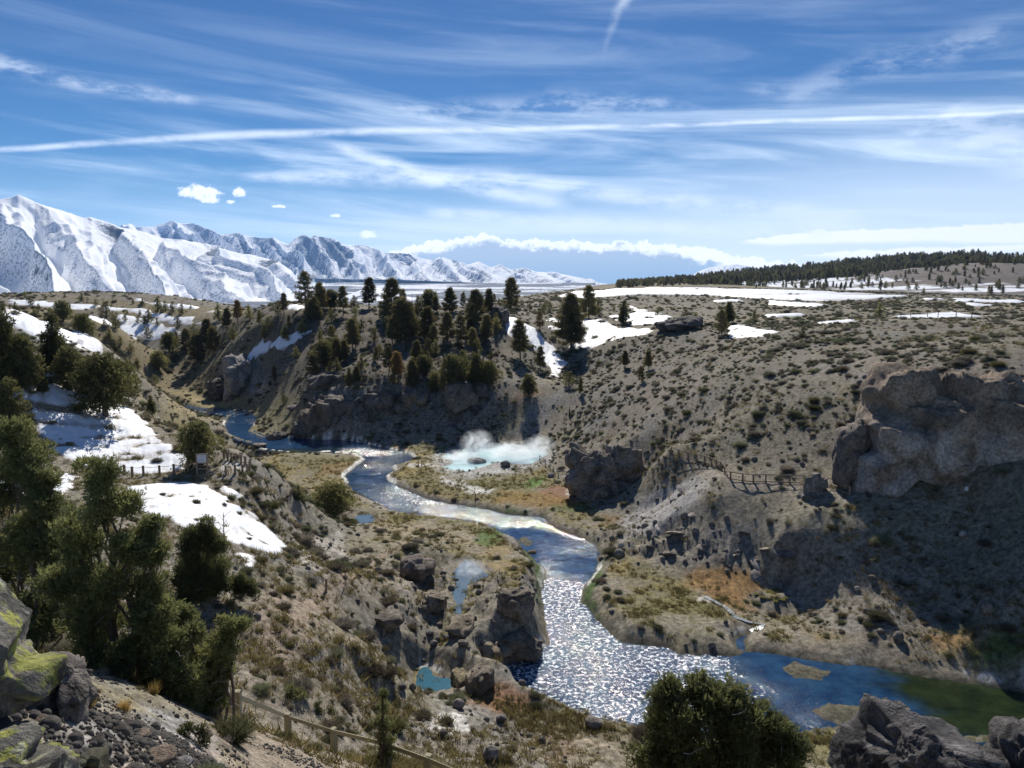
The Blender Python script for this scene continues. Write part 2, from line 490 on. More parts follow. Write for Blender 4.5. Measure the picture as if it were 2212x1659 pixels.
GA, GL = np.meshgrid(ga, gl)
Z = bil(zz, GA.ravel(), GL.ravel()).reshape(GA.shape)
GR = np.exp(GL)
X, Yg = GR * np.sin(GA), GR * np.cos(GA)
Z = np.minimum(Z, 28.35 - .35 * np.maximum(GR - 1.6, 0) * (GR < 6) + 99 * (GR >= 6))


def hit(u, v):
    """where the sight line through (u, v) first meets the ground"""
    d = ray(u, v)
    a = math.atan2(d[0], d[1])
    h = math.hypot(d[0], d[1])
    zr = bil(Z, np.full(NR, a), gl)
    r = np.exp(gl)
    f = zr - (CAMZ + d[2] / h * r)
    k = np.argmax(f[5:] >= 0) + 5 if (f[5:] >= 0).any() else NR - 1
    t = 1.0
    if k > 5 and f[k] > 0:
        t = -f[k - 1] / (f[k] - f[k - 1])
    rr = r[k - 1] + (r[k] - r[k - 1]) * t
    return np.array([rr * sin(a), rr * cos(a), float(bil(Z, np.array([a]), np.array([math.log(rr)]))[0])])


def zg(x, y):
    x, y = np.atleast_1d(x).astype(float), np.atleast_1d(y).astype(float)
    return bil(Z, np.arctan2(x, y), np.log(np.hypot(x, y) + 1e-6))


def mpp(p):
    """metres per unit of the photo's display grid at point p"""
    return (p[1] * cp + (CAMZ - p[2]) * sp) * S_ / F_


def sdist(px, py, poly):
    """signed distance to a polygon, positive inside"""
    d = np.full(px.shape, 1e9)
    ins = np.zeros(px.shape, bool)
    m = len(poly)
    for i in range(m):
        ax, ay = poly[i]
        bx, by = poly[(i + 1) % m]
        ex, ey = bx - ax, by - ay
        t = np.clip(((px - ax) * ex + (py - ay) * ey) / (ex * ex + ey * ey + 1e-12), 0, 1)
        d = np.minimum(d, (px - ax - t * ex) ** 2 + (py - ay - t * ey) ** 2)
        if ay != by:
            ins ^= ((ay > py) != (by > py)) & (px < ex * (py - ay) / (by - ay) + ax)
    return np.where(ins, 1, -1) * np.sqrt(d)


def region(poly, pad):
    """grid rows and columns that a world polygon can reach"""
    poly = np.asarray(poly)
    r = np.hypot(poly[:, 0], poly[:, 1])
    a = np.arctan2(poly[:, 0], poly[:, 1])
    r0, r1 = max(r.min() - pad, 1.7), r.max() + pad
    da = pad / max(r.min(), 2)
    i0, i1 = np.searchsorted(gl, math.log(r0)) - 1, np.searchsorted(gl, math.log(r1)) + 1
    j0, j1 = np.searchsorted(ga, a.min() - da) - 1, np.searchsorted(ga, a.max() + da) + 1
    return slice(max(i0, 0), min(i1, NR)), slice(max(j0, 0), min(j1, NA))


# ---- creek outline (east bank down, then west bank back), on the water plane z = 0
rb = [(442, 882), (486, 884), (543, 889), (557, 904), (538, 931), (560, 944), (610, 944), (678, 949), (745, 951), (778, 956), (812, 964), (852, 971), (879, 979), (893, 988), (883, 998), (846, 1008), (852, 1018), (832, 1028), (846, 1042), (876, 1058), (913, 1073), (946, 1082), (987, 1090), (1014, 1094), (1064, 1102), (1098, 1110), (1128, 1113), (1178, 1117), (1188, 1132), (1225, 1152), (1259, 1162), (1289, 1179), (1296, 1202), (1286, 1236), (1262, 1276), (1256, 1297), (1276, 1317), (1299, 1350), (1329, 1374), (1346, 1387), (1397, 1394), (1451, 1401), (1469, 1412), (1536, 1414), (1586, 1416), (1600, 1411), (1588, 1392), (1583, 1380), (1600, 1374), (1617, 1370), (1612, 1382), (1610, 1395), (1616, 1408), (1687, 1412), (1754, 1426), (1822, 1434), (1889, 1438), (1939, 1451), (1990, 1459), (2074, 1471), (2141, 1481), (2212, 1495), (2500, 1540)]
lb = [(2500, 1640), (2212, 1585), (2100, 1590), (1950, 1590), (1838, 1570), (1771, 1573), (1700, 1590), (1500, 1600), (1390, 1572), (1319, 1565), (1259, 1545), (1232, 1535), (1195, 1525), (1141, 1505), (1121, 1478), (1101, 1471), (1064, 1458), (1061, 1444), (1094, 1431), (1131, 1421), (1161, 1414), (1185, 1387), (1178, 1364), (1171, 1323), (1168, 1280), (1178, 1233), (1155, 1212), (1131, 1186), (1111, 1165), (1087, 1152), (1044, 1134), (1014, 1127), (946, 1119), (879, 1110), (846, 1105), (822, 1092), (792, 1075), (765, 1065), (751, 1045), (746, 1028), (758, 1015), (778, 1001), (788, 991), (765, 979), (711, 974), (644, 978), (594, 971), (567, 969), (563, 958), (520, 948), (493, 937), (486, 924), (487, 908), (500, 897), (440, 889), (353, 874), (270, 862), (240, 858), (240, 852), (292, 854), (353, 867)]
river = [tuple(P(u, v, z=0)[:2]) for u, v in rb + lb]
RIV = np.full(Z.shape, -99.0)
sl = region(river, 14)
wob = 0.35 * fbm(X[sl] * .9, Yg[sl] * .9, seed=5, oct=3)
RIV[sl] = sdist(X[sl], Yg[sl], river) + wob * np.clip(GR[sl] / 90, .4, 1.2)


def carve(Z, sd, level, bank, wide, depth):
    out = level + bank * sstep(0, .5, -sd)
    zm = np.maximum(Z, level + .12 - .45 * np.maximum(-sd - .5, 0))
    zz = np.where(sd < 0, np.minimum(zm, out + (zm - out) * sstep(0.1, wide, -sd)), level - depth * sstep(0, 1.6, sd) + 0.02)
    near = sd > -wide - 2
    return np.where(near, zz, Z)


Z = np.where(RIV > -12, carve(Z, RIV, 0.0, .34, 1.9, .7), Z)
BARS = []
for pts in [[(1693, 1441), (1720, 1433), (1760, 1444), (1792, 1455), (1770, 1466), (1715, 1461)], [(1760, 1537), (1800, 1522), (1850, 1525), (1892, 1545), (1850, 1560), (1790, 1556)], [(1120, 1168), (1135, 1162), (1150, 1172), (1138, 1178)]]:
    pl = [tuple(P(u, v, z=0)[:2]) for u, v in pts]
    s2 = region(pl, 3)
    sd = sdist(X[s2], Yg[s2], pl) + .35 * fbm(X[s2] * 1.5, Yg[s2] * 1.5, seed=14, oct=4)
    Z[s2] = np.maximum(Z[s2], np.where(sd > -1.5, .03 + .12 * np.tanh(sd * 1.5) + .05 * fbm(X[s2] * 3, Yg[s2] * 3, seed=15, oct=3), -9))
    BARS.append((s2, sd))
# ---- hot pools, each with its own level
POOLS = {}
for nm, lev, pts in [
    ('spring', .45, [(948, 987), (960, 983), (985, 985), (1000, 975), (1040, 968), (1090, 965), (1130, 972), (1160, 970), (1186, 981), (1170, 990), (1150, 1002), (1115, 1002), (1075, 998), (1040, 1010), (1010, 1018), (975, 1016), (952, 1008), (975, 1003), (978, 994)]),
    ('pool', 1.3, [(975, 1247), (995, 1222), (1012, 1216), (1035, 1232), (1052, 1248), (1030, 1258), (1012, 1265), (1015, 1280), (1005, 1292), (1005, 1312), (1000, 1325), (975, 1320), (985, 1300), (978, 1280), (985, 1262)]),
    ('lagoon', .7, [(903, 1450), (918, 1440), (932, 1446), (942, 1462), (966, 1462), (975, 1482), (945, 1492), (905, 1496), (900, 1478)]),
    ('puddle', .55, [(764, 1122), (775, 1113), (798, 1111), (810, 1118), (806, 1128), (780, 1132)]),
    ('seep', .8, [(1648, 1272), (1670, 1270), (1697, 1266), (1690, 1278), (1672, 1287), (1652, 1280)]),
]:
    if nm in ('pool', 'lagoon', 'puddle'):
        cu_, cv_ = np.mean(pts, 0)
        pts = [(cu_ + 1.22 * (u - cu_), cv_ + 1.15 * (v - cv_)) for u, v in pts]
    pl = [tuple(P(u, v, z=lev)[:2]) for u, v in pts]
    s2 = region(pl, 5)
    sd = sdist(X[s2], Yg[s2], pl) + .16 * fbm(X[s2] * 1.6, Yg[s2] * 1.6, seed=9, oct=3)
    Z[s2] = np.where(sd > -4, carve(Z[s2], sd, lev, .2, 1.6, .4), Z[s2])
    POOLS[nm] = (lev, pl, s2, sd)
# ------------------------------------------------------------------ ground detail and ground colours
gz_r = np.gradient(Z, axis=0) / np.maximum(np.gradient(GR, axis=0), 1e-6)
gz_a = np.gradient(Z, axis=1) / (GR * (ga[1] - ga[0]))
SLOPE = np.hypot(gz_r, gz_a)
dry = sstep(0.2, 3.0, -RIV)
for nm, (lev, pl, s2, sd) in POOLS.items():
    dry[s2] = np.minimum(dry[s2], sstep(0.1, 1.5, -sd))


def mask(polyD, feather=1.0, wob=0.6, freq=.5, seed=1, world_poly=None):
    """0..1 mask of a patch of ground; outline given by sight lines that meet the ground"""
    pl = world_poly or [tuple(hit(u, v)[:2]) for u, v in polyD]
    s2 = region(pl, feather * 2 + wob * 2)
    sd = sdist(X[s2], Yg[s2], pl) + wob * fbm(X[s2] * freq, Yg[s2] * freq, seed=seed, oct=4, gain=.6)
    return s2, sstep(-feather, feather, sd)


def line_mask(ptsD, width, feather=.3, wob=.15):
    pl = [tuple(hit(u, v)[:2]) for u, v in ptsD]
    s2 = region(pl, width + 2)
    d = np.full(X[s2].shape, 1e9)
    for (ax, ay), (bx, by) in zip(pl[:-1], pl[1:]):
        ex, ey = bx - ax, by - ay
        t = np.clip(((X[s2] - ax) * ex + (Yg[s2] - ay) * ey) / (ex * ex + ey * ey + 1e-9), 0, 1)
        d = np.minimum(d, np.hypot(X[s2] - ax - t * ex, Yg[s2] - ay - t * ey))
    return s2, 1 - sstep(width - feather, width + feather, d + wob * fbm(X[s2], Yg[s2], seed=4, oct=3))


# rockiness: broken ground on these patches
rocky = np.zeros(Z.shape)
for poly, amt in [
    ([(655, 840), (720, 815), (830, 825), (930, 815), (1040, 835), (1060, 880), (1010, 925), (900, 930), (760, 935), (665, 930)], 1.0),
    ([(485, 785), (560, 775), (580, 840), (540, 855), (480, 850)], .8),
    ([(1380, 1060), (1480, 1030), (1535, 1035), (1500, 1110), (1420, 1140), (1330, 1150)], .18),
    ([(1290, 1150), (1500, 1130), (1690, 1180), (1680, 1230), (1500, 1220), (1330, 1200)], .6),
    ([(860, 1180), (960, 1190), (985, 1330), (930, 1400), (850, 1330), (830, 1240)], .55),
    ([(1010, 1270), (1130, 1240), (1172, 1290), (1178, 1400), (1090, 1420), (980, 1440), (950, 1380), (1010, 1340)], .6),
    ([(880, 1560), (1200, 1530), (1240, 1659), (860, 1659)], .3),
    ([(150, 1520), (420, 1540), (480, 1659), (150, 1659)], .35),
    ([(640, 1150), (740, 1140), (760, 1210), (660, 1240)], .35),
    ([(620, 690), (1080, 680), (1100, 800), (700, 820)], .35)]:
    s2, m_ = mask(poly, 2.0, 1.5)
    rocky[s2] = np.maximum(rocky[s2], m_ * amt)
onplain = sstep(140, 230, GR)
rough = dry * (0.10 + 0.5 * np.clip(SLOPE, 0, .7)) * (1 - .75 * onplain) * np.clip(GR / 25, .25, 1)
Z = Z + rough * (0.55 * fbm(X * .16, Yg * .16, seed=21, oct=5, gain=.55))
Z = Z + dry * .16 * np.clip(GR / 30, .3, 1) * (1 - .6 * onplain) * sstep(.06, .3, SLOPE) * fbm(X * .9, Yg * .9, seed=22, oct=4, gain=.6)
Z = Z + dry * .035 * fbm(X * 1.3, Yg * 1.3, seed=23, oct=4, gain=.6)
near_ = sstep(30, 14, GR)
Z = Z + near_ * (.06 * fbm(X * 1.8, Yg * 1.8, seed=24, oct=4, gain=.6) + .05 * (fbm(X * 3.2, Yg * 3.2, seed=25, oct=3, ridged=True) - .2))
rk = fbm(X * .28, Yg * .28, seed=31, oct=5, gain=.55, ridged=True) - .25
Z = Z + rocky * dry * 1.5 * rk * np.clip(GR / 60, .25, 1.3)

lin = lambda *c: np.array(c)
SAND, BROWN, GREY, DARK = lin(.205, .174, .128), lin(.128, .104, .074), lin(.175, .164, .144), lin(.075, .06, .046)
OLIVE, DRY, GREEN, ORANGE, RED, WHITE = lin(.14, .12, .052), lin(.26, .205, .095), lin(.045, .085, .014), lin(.215, .125, .048), lin(.185, .092, .05), lin(.52, .49, .43)
f1 = fbm(X * .06, Yg * .06, seed=41, oct=5, gain=.6)
f2 = fbm(X * .5, Yg * .5, seed=42, oct=5, gain=.65)
f3 = fbm(X * .2, Yg * .2, seed=43, oct=4)
COL = np.empty(Z.shape + (3,))
COL[:] = SAND


def blend(s2, m_, colr, amt=1.0):
    w = np.clip(m_ * amt, 0, 1)[..., None]
    COL[s2] = COL[s2] * (1 - w) + colr * w


ALL = (slice(None), slice(None))
blend(ALL, sstep(-.25, .45, f2 * .8 + f1 * .7), BROWN, .75)
blend(ALL, sstep(.0, .5, f3), GREY, .6)
blend(ALL, sstep(.1, .5, fbm(X * .12, Yg * .12, seed=44)) * sstep(.02, .4, f2 + .2), DRY, .35)
blend(ALL, sstep(-.1, .4, fbm(X * .08, Yg * .08, seed=48, oct=5)), lin(.155, .138, .085), .4)
flat = (1 - sstep(.08, .22, SLOPE)) * (1 - sstep(1.6, 3.0, Z)) * (GR < 230)
blend(ALL, flat * sstep(-.6, .2, f3 + f2 * .5), OLIVE * (1.0, 1.0, .8), .85)
blend(ALL, flat * sstep(0.0, .45, f1 + f2 * .5), DRY * (1, .92, .75), .6)
blend(ALL, flat * sstep(.1, .35, f2 - f1), lin(.1, .1, .035), .6)
# plateau sage, seen edge on
blend(ALL, onplain * sstep(-.4, .4, f2), lin(.1, .083, .052), .75)
blend(ALL, onplain * sstep(.05, .45, fbm(X * .015, Yg * .03, seed=46)), lin(.19, .145, .06), .6)
blend(ALL, rocky * sstep(-.2, .5, rk + f2 * .3), GREY * .85, .75)
blend(ALL, rocky * sstep(.1, .6, f3), DARK, .5)


def paint(poly, colr, amt=1.0, feather=.8, wob=.7, freq=.7, seed=1):
    s2, m_ = mask(poly, feather, wob, freq, seed)
    blend(s2, m_, colr, amt)


# wooded ridge: dark duff and shrubs
paint([(470, 700), (620, 665), (1080, 668), (1110, 770), (1060, 860), (700, 830), (600, 800)], lin(.085, .068, .05), .65, 6, 5, .1, 2)
paint([(490, 690), (640, 668), (760, 720), (600, 800), (480, 780)], lin(.1, .08, .06), .4, 6, 5, .1, 3)
paint([(280, 830), (480, 800), (520, 850), (640, 850), (660, 930), (560, 940), (440, 870), (300, 856)], OLIVE * 1.1, .6, 3, 3, .2, 4)
paint([(280, 845), (400, 845), (520, 860), (500, 875), (300, 855)], DRY * 1.05, .6, 1.5, 1.5, .4, 5)
paint([(480, 790), (555, 785), (575, 850), (480, 850)], lin(.27, .25, .215), .75, 2, 2, .4, 6)
# green margins of the creek and green seeps
paint([(1125, 1170), (1160, 1205), (1180, 1235), (1176, 1275), (1160, 1300), (1160, 1240), (1140, 1205)], GREEN, .9, .3, .4, 1, 7)
paint([(1286, 1210), (1300, 1215), (1300, 1245), (1280, 1290), (1300, 1345), (1325, 1385), (1290, 1360), (1265, 1320), (1250, 1290), (1275, 1245)], GREEN, .9, .3, .4, 1, 8)
paint([(1050, 1140), (1090, 1145), (1075, 1175), (1045, 1180), (1020, 1170)], GREEN * 1.15, .75, .5, .8, 1, 9)
paint([(1050, 1098), (1120, 1100), (1180, 1112), (1110, 1112), (1040, 1102)], GREEN, .8, .4, .6, 1, 10)
paint([(1128, 1048), (1150, 1034), (1176, 1030), (1170, 1045), (1150, 1054)], GREEN * 1.6, .9, .3, .5, 1, 11)
paint([(1180, 1085), (1240, 1085), (1290, 1098), (1240, 1106), (1190, 1104)], GREEN * .9, .6, .5, 1, 1, 12)
paint([(2095, 1385), (2150, 1375), (2260, 1385), (2260, 1450), (2150, 1440), (2090, 1410)], GREEN, .85, .5, 1, 1, 13)
paint([(640, 985), (760, 980), (780, 1000), (740, 1015), (640, 1005)], OLIVE * .95, .8, 1, 1, .6, 14)
# algae mats
paint([(1480, 1235), (1560, 1215), (1640, 1235), (1640, 1270), (1560, 1300), (1490, 1270)], ORANGE, .95, .8, 1.3, .8, 15)
paint([(1540, 1280), (1600, 1280), (1640, 1310), (1590, 1320), (1540, 1300)], ORANGE, .8, .8, 1, .8, 16)
paint([(2010, 1370), (2060, 1362), (2130, 1385), (2130, 1405), (2060, 1408), (2020, 1400)], ORANGE * 1.1, .8, .5, 1, 1, 17)
paint([(2030, 1410), (2080, 1412), (2110, 1440), (2050, 1440)], DRY * 1.2, .8, .5, 1, 1, 18)
paint([(1170, 1058), (1210, 1045), (1240, 1065), (1240, 1085), (1190, 1090), (1165, 1080)], RED, .8, .4, .9, 1, 19)
paint([(1080, 1060), (1180, 1062), (1250, 1090), (1160, 1100), (1060, 1085)], lin(.2, .12, .03), .75, 1, 1.4, .6, 20)
paint([(1290, 1110), (1340, 1115), (1355, 1135), (1300, 1130)], ORANGE * .7, .6, .5, .8, .8, 21)
paint([(690, 1000), (770, 1005), (755, 1030), (690, 1025)], lin(.2, .12, .04), .6, .8, 1, .6, 22)
paint([(800, 955), (880, 965), (890, 985), (850, 975)], lin(.24, .15, .08), .6, .5, .8, .8, 23)
# pale mineral crust
for k, pl in enumerate([[(955, 1030), (1000, 1042), (1060, 1058), (1030, 1062), (985, 1052), (950, 1040)], [(1010, 1058), (1070, 1056), (1050, 1068), (1010, 1066)], [(870, 1002), (930, 1002), (950, 1008), (890, 1008)], [(930, 1550), (1005, 1545), (1012, 1580), (960, 1592), (925, 1578)], [(640, 1150), (735, 1145), (755, 1205), (690, 1235), (640, 1215)], [(1225, 1060), (1240, 1066), (1228, 1074)], [(1510, 1288), (1535, 1290), (1540, 1305), (1515, 1302)], [(1570, 1362), (1605, 1358), (1590, 1372)], [(2060, 1445), (2130, 1455), (2212, 1470), (2212, 1480), (2110, 1462)], [(905, 1430), (935, 1425), (960, 1448), (945, 1455), (925, 1440)], [(945, 985), (990, 978), (1000, 986), (960, 994)], [(960, 1014), (1010, 1022), (1070, 1012), (1140, 1006), (1040, 1026)]]):
    paint(pl, WHITE if k not in (4,) else lin(.36, .32, .26), .75, .25, .8, 1.3, 30 + k)
paint([(1330, 1130), (1400, 1060), (1470, 1028), (1540, 1030), (1500, 1090), (1440, 1140), (1360, 1160)], lin(.255, .24, .225), .75, 1.0, 1.5, .5, 50)
paint([(1020, 1480), (1080, 1470), (1130, 1500), (1150, 1530), (1080, 1540), (1020, 1520)], lin(.24, .125, .068), .8, .5, .8, .9, 51)
paint([(1180, 1575), (1240, 1585), (1250, 1620), (1190, 1650)], lin(.23, .13, .08), .55, .6, .9, .9, 52)
paint([(925, 985), (985, 960), (1060, 950), (1150, 955), (1200, 975), (1190, 1000), (1140, 1020), (1000, 1035), (940, 1015)], lin(.34, .32, .285), .75, 1.2, 1.2, .6, 64)
paint([(1080, 930), (1150, 880), (1220, 840), (1240, 850), (1180, 900), (1120, 950)], lin(.21, .195, .17), .65, 1, 2, .4, 53)
paint([(1100, 860), (1160, 838), (1170, 850), (1110, 880)], lin(.23, .14, .085), .6, .8, 1.2, .5, 54)
paint([(1090, 900), (1140, 870), (1130, 920), (1080, 950), (1060, 945)], DRY * .95, .6, 1, 1.5, .5, 55)
paint([(780, 1130), (1000, 1135), (1040, 1150), (1000, 1175), (880, 1160), (800, 1145)], lin(.235, .19, .125), .6, 1, 1.2, .5, 56)
paint([(1150, 1540), (1400, 1575), (1500, 1659), (1200, 1659), (1080, 1600)], lin(.16, .13, .085), .6, 1, 1, .6, 57)
paint([(150, 1530), (330, 1530), (470, 1590), (480, 1659), (150, 1659)], lin(.23, .215, .2), .8, .3, .4, 2, 58)
paint([(270, 1590), (430, 1585), (480, 1640), (460, 1659), (270, 1659)], lin(.34, .27, .21), .6, .25, .4, 2, 59)
paint([(400, 1540), (620, 1580), (860, 1659), (480, 1659)], lin(.22, .17, .125), .6, .8, .8, .8, 60)
paint([(560, 1270), (720, 1260), (740, 1330), (620, 1450), (540, 1420)], lin(.215, .16, .115), .6, 1, 1, .6, 61)
paint([(1700, 1190), (2000, 1230), (2080, 1330), (1800, 1330), (1680, 1260)], lin(.215, .18, .135), .55, 2, 1.5, .4, 62)
paint([(2030, 1318), (2100, 1325), (2120, 1355), (2040, 1360)], lin(.04, .05, .035), .75, .4, .5, .8, 63)
for s2, sd in BARS:
    blend(s2, sstep(-.5, .1, sd), lin(.36, .31, .22), .9)
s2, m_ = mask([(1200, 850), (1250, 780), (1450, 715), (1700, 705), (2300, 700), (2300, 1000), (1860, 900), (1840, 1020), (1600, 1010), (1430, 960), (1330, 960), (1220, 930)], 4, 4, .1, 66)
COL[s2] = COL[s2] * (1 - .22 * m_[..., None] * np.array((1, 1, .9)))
# worn trails
for pts, w, cc, am in [([(1000, 1240), (1080, 1260), (1090, 1290), (1060, 1330), (1100, 1350)], .35, lin(.27, .22, .16), .6),
                       ([(700, 1275), (770, 1245), (800, 1215), (880, 1170)], .5, lin(.25, .19, .13), .7),
                       ([(560, 1400), (640, 1330), (700, 1275)], .5, lin(.24, .18, .125), .5),
                       ([(760, 1068), (800, 1085), (850, 1108)], .6, lin(.25, .215, .165), .8),
                       ([(980, 1440), (1030, 1400), (1060, 1370), (1050, 1345)], .3, lin(.28, .235, .17), .6),
                       ([(1200, 1570), (1300, 1610), (1390, 1630), (1500, 1659)], .35, lin(.27, .215, .15), .6),
                       ([(1430, 985), (1500, 1003), (1560, 1030), (1600, 1052), (1750, 1052), (1850, 1070)], .7, lin(.23, .19, .145), .6),
                       ([(1850, 1302), (2050, 1318), (2200, 1310)], .4, lin(.25, .205, .15), .4)]:
    s2, m_ = line_mask(pts, w)
    blend(s2, m_, cc, am)
paved_s, paved_m = mask([(474, 1027), (480, 990), (498, 992), (526, 1003), (536, 1016), (533, 1027)], .15, .05)
blend(paved_s, paved_m, lin(.36, .33, .29), .9)
# damp dark rim and white line along the creek
edge = (1 - sstep(.0, .55, -RIV)) * (RIV < .3)
blend(ALL, edge * (RIV > -3), lin(.05, .045, .03), .8)
foamline = sstep(.2, .45, fbm(X * .1, Yg * .1, seed=71)) * (1 - sstep(.08, .35, np.abs(RIV + .25)))
foamline = np.maximum(foamline, (1 - sstep(.1, .4, np.abs(RIV + .3))) * (Yg > 118) * (Yg < 165) * (X > -48))
blend(ALL, foamline, lin(.62, .6, .52), .85)
# creek bed, weedy green below the bend
blend(ALL, (RIV > .1).astype(float), lin(.06, .055, .035), .9)
COL *= (1.3 + .34 * fbm(X * 2.3, Yg * 2.3, seed=47, oct=4, gain=.7))[..., None]


COL *= np.array((1.03, 1.06, 1.11))


def rock_soil_nodes(name, attr='tint', bump=.5, scale=1.0, rough=.95):
    m = bpy.data.materials.new(name)
    m.use_nodes = True
    t = NT(m.node_tree)
    b = m.node_tree.nodes['Principled BSDF']
    at = t.new('ShaderNodeAttribute', attribute_name=attr)
    co = t.new('ShaderNodeTexCoord').outputs['Object']
    n1 = t.noise(co, 2.2 * scale, 8, .65)
    n2 = t.noise(co, 14 * scale, 5, .7)
    f = t.m('MULTIPLY', t.step(n1, .3, .72, .5, 1.45), t.step(n2, .3, .72, .5, 1.45))
    t.put(b.inputs['Base Color'], t.mix(1.0, at.outputs['Color'], t.xyz(f, f, f), 'MULTIPLY'))
    b.inputs['Roughness'].default_value = rough
    b.inputs['Specular IOR Level'].default_value = .15
    bp = t.new('ShaderNodeBump')
    bp.inputs['Strength'].default_value = bump
    bp.inputs['Distance'].default_value = .12
    t.put(bp.inputs['Height'], t.m('ADD', n1, t.m('MULTIPLY', n2, .35)))
    t.l.new(bp.outputs[0], b.inputs['Normal'])
    return m


def grid_faces(nr, na):
    i = np.arange(nr * na).reshape(nr, na)
    return np.stack([i[:-1, :-1], i[:-1, 1:], i[1:, 1:], i[1:, :-1]], -1).reshape(-1, 4)


M_GROUND = rock_soil_nodes('ground_soil')
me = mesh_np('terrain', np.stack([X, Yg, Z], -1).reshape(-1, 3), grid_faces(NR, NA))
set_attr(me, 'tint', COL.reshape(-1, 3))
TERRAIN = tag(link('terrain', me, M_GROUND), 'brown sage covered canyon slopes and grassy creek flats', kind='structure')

# ------------------------------------------------------------------ water
def water_mat(name, base, wave, dist, scale_y=1.0, tint=None, rough=.05, foam_glints=False):
    m = bpy.data.materials.new(name)
    m.use_nodes = True
    t = NT(m.node_tree)
    b = m.node_tree.nodes['Principled BSDF']
    co = t.new('ShaderNodeTexCoord').outputs['Object']
    bc = base
    if tint:
        at = t.new('ShaderNodeAttribute', attribute_name='weed')
        bc = t.mix(at.outputs['Fac'], base, tint)
        bedn = t.noise(co, .55, 6, .65)
        bc = t.mix(1.0, bc, t.xyz(t.step(bedn, .3, .7, .55, 1.7), t.step(bedn, .3, .7, .6, 1.5), t.step(bedn, .3, .7, .7, 1.25)), 'MULTIPLY')
    b.inputs['IOR'].default_value = 1.33
    h = t.m('ADD', t.noise(co, wave, 3, .6, .4), t.m('MULTIPLY', t.noise(co, wave * 3.1, 2, .5), .4))
    if foam_glints:
        h = t.m('MULTIPLY_ADD', t.noise(co, 1.15, 3, .6, .5), 2.3, h)
    if foam_glints:
        at2 = t.new('ShaderNodeAttribute', attribute_name='riffle')
        fn = t.noise(co, 2.8, 6, .75, .6)
        fm = t.step(t.m('ADD', t.step(at2.outputs['Fac'], 0.02, .75, 0, .2), fn), .71, .79)
        bc = t.mix(fm, bc, (.75, .8, .85))  # white flecks: foam, plus sun glints painted into the water colour
        t.put(b.inputs['Roughness'], t.m('MULTIPLY_ADD', fm, .5, rough))
        h = t.m('MULTIPLY', h, t.m('MULTIPLY_ADD', at2.outputs['Fac'], .95, .24))
    else:
        b.inputs['Roughness'].default_value = rough
    t.put(b.inputs['Base Color'], bc)
    bp = t.new('ShaderNodeBump')
    bp.inputs['Strength'].default_value = 1.0
    bp.inputs['Distance'].default_value = dist
    t.put(bp.inputs['Height'], h)
    t.l.new(bp.outputs[0], b.inputs['Normal'])
    return m


def water_sheet(name, lev, s2, sd, mat, label, attrs=None, kind='structure'):
    keep = sd > -.9
    fc = grid_faces(*sd.shape)
    fc = fc[keep.ravel()[fc].any(1)]
    used, inv = np.unique(fc, return_inverse=True)
    me = mesh_np(name, np.stack([X[s2].ravel()[used], Yg[s2].ravel()[used], np.full(len(used), lev)], -1), inv.reshape(-1, 4))
    for k, a in (attrs or {}).items():
        set_attr(me, k, a.ravel()[used])
    return tag(link(name, me, mat), label, kind=kind)


xs, ys = X[sl], Yg[sl]
weed = sstep(.05, .5, fbm(xs * .12, ys * .25, seed=81) + .55 * sstep(22, 34, xs) * (ys < 75) + .35 * (ys > 108) * (ys < 145) * (xs < -22) - .15)
rt_ = sstep(12, 24, xs) * sstep(80, 70, ys)
weed = weed * (rt_ + (1 - rt_) * .35) * np.where(ys > 108, 1.6, 1)
glare = (ys < 80) & (xs > -6) & (xs < 22)
riffle = np.clip(.1 + .65 * fbm(xs * .08, ys * .12, seed=82) + .75 * sstep(82, 76, ys) * sstep(28, 10, xs + 6 * fbm(xs * .2, ys * .2, seed=83)) * sstep(-8, -3, xs) + .35 * sstep(160, 170, ys) + .26 * sstep(88, 95, ys + 3 * fbm(xs * .15, ys * .15, seed=84)) * sstep(122, 108, ys) + .12 * sstep(122, 130, ys) * sstep(150, 140, ys), 0, 1) * (1 - .8 * sstep(20, 30, xs))
M_RIVER = water_mat('creek_water', (.015, .05, .118), 4.2, .08, tint=(.016, .027, .012), rough=.055, foam_glints=True)
water_sheet('creek_water', 0.0, sl, RIV[sl], M_RIVER, 'blue creek winding through the canyon with sun glitter', {'weed': np.clip(weed, 0, 1), 'riffle': riffle})
M_MILK = water_mat('milky_water', (.52, .76, .78), 2.5, .006, rough=.15)
M_POOL = water_mat('pool_water', (.12, .175, .22), 2.5, .006, rough=.08)
M_LAG = water_mat('lagoon_water', (.035, .125, .17), 2.5, .006, rough=.08)
M_TRICKLE = water_mat('trickle_water', (.3, .32, .33), 6, .03, rough=.2)
M_MURK = water_mat('murky_water', (.10, .095, .03), 2.5, .006, rough=.1)
for nm, on, mt, lb_ in [('spring', 'hot_spring_water', M_MILK, 'milky turquoise hot spring steaming on the flat beside the creek'), ('pool', 'hot_pool_water', M_POOL, 'pale blue steaming pool in the rocky gully'), ('lagoon', 'hot_pool_water', M_LAG, 'teal pool under the mossy rock near the creek'), ('puddle', 'puddle_water', M_POOL, 'small sky blue puddle by the lone juniper'), ('seep', 'puddle_water', M_MURK, 'murky green puddle under the blocky boulder')]:
    lev, pl, s2, sd = POOLS[nm]
    water_sheet(on, lev, s2, sd, mt, lb_)
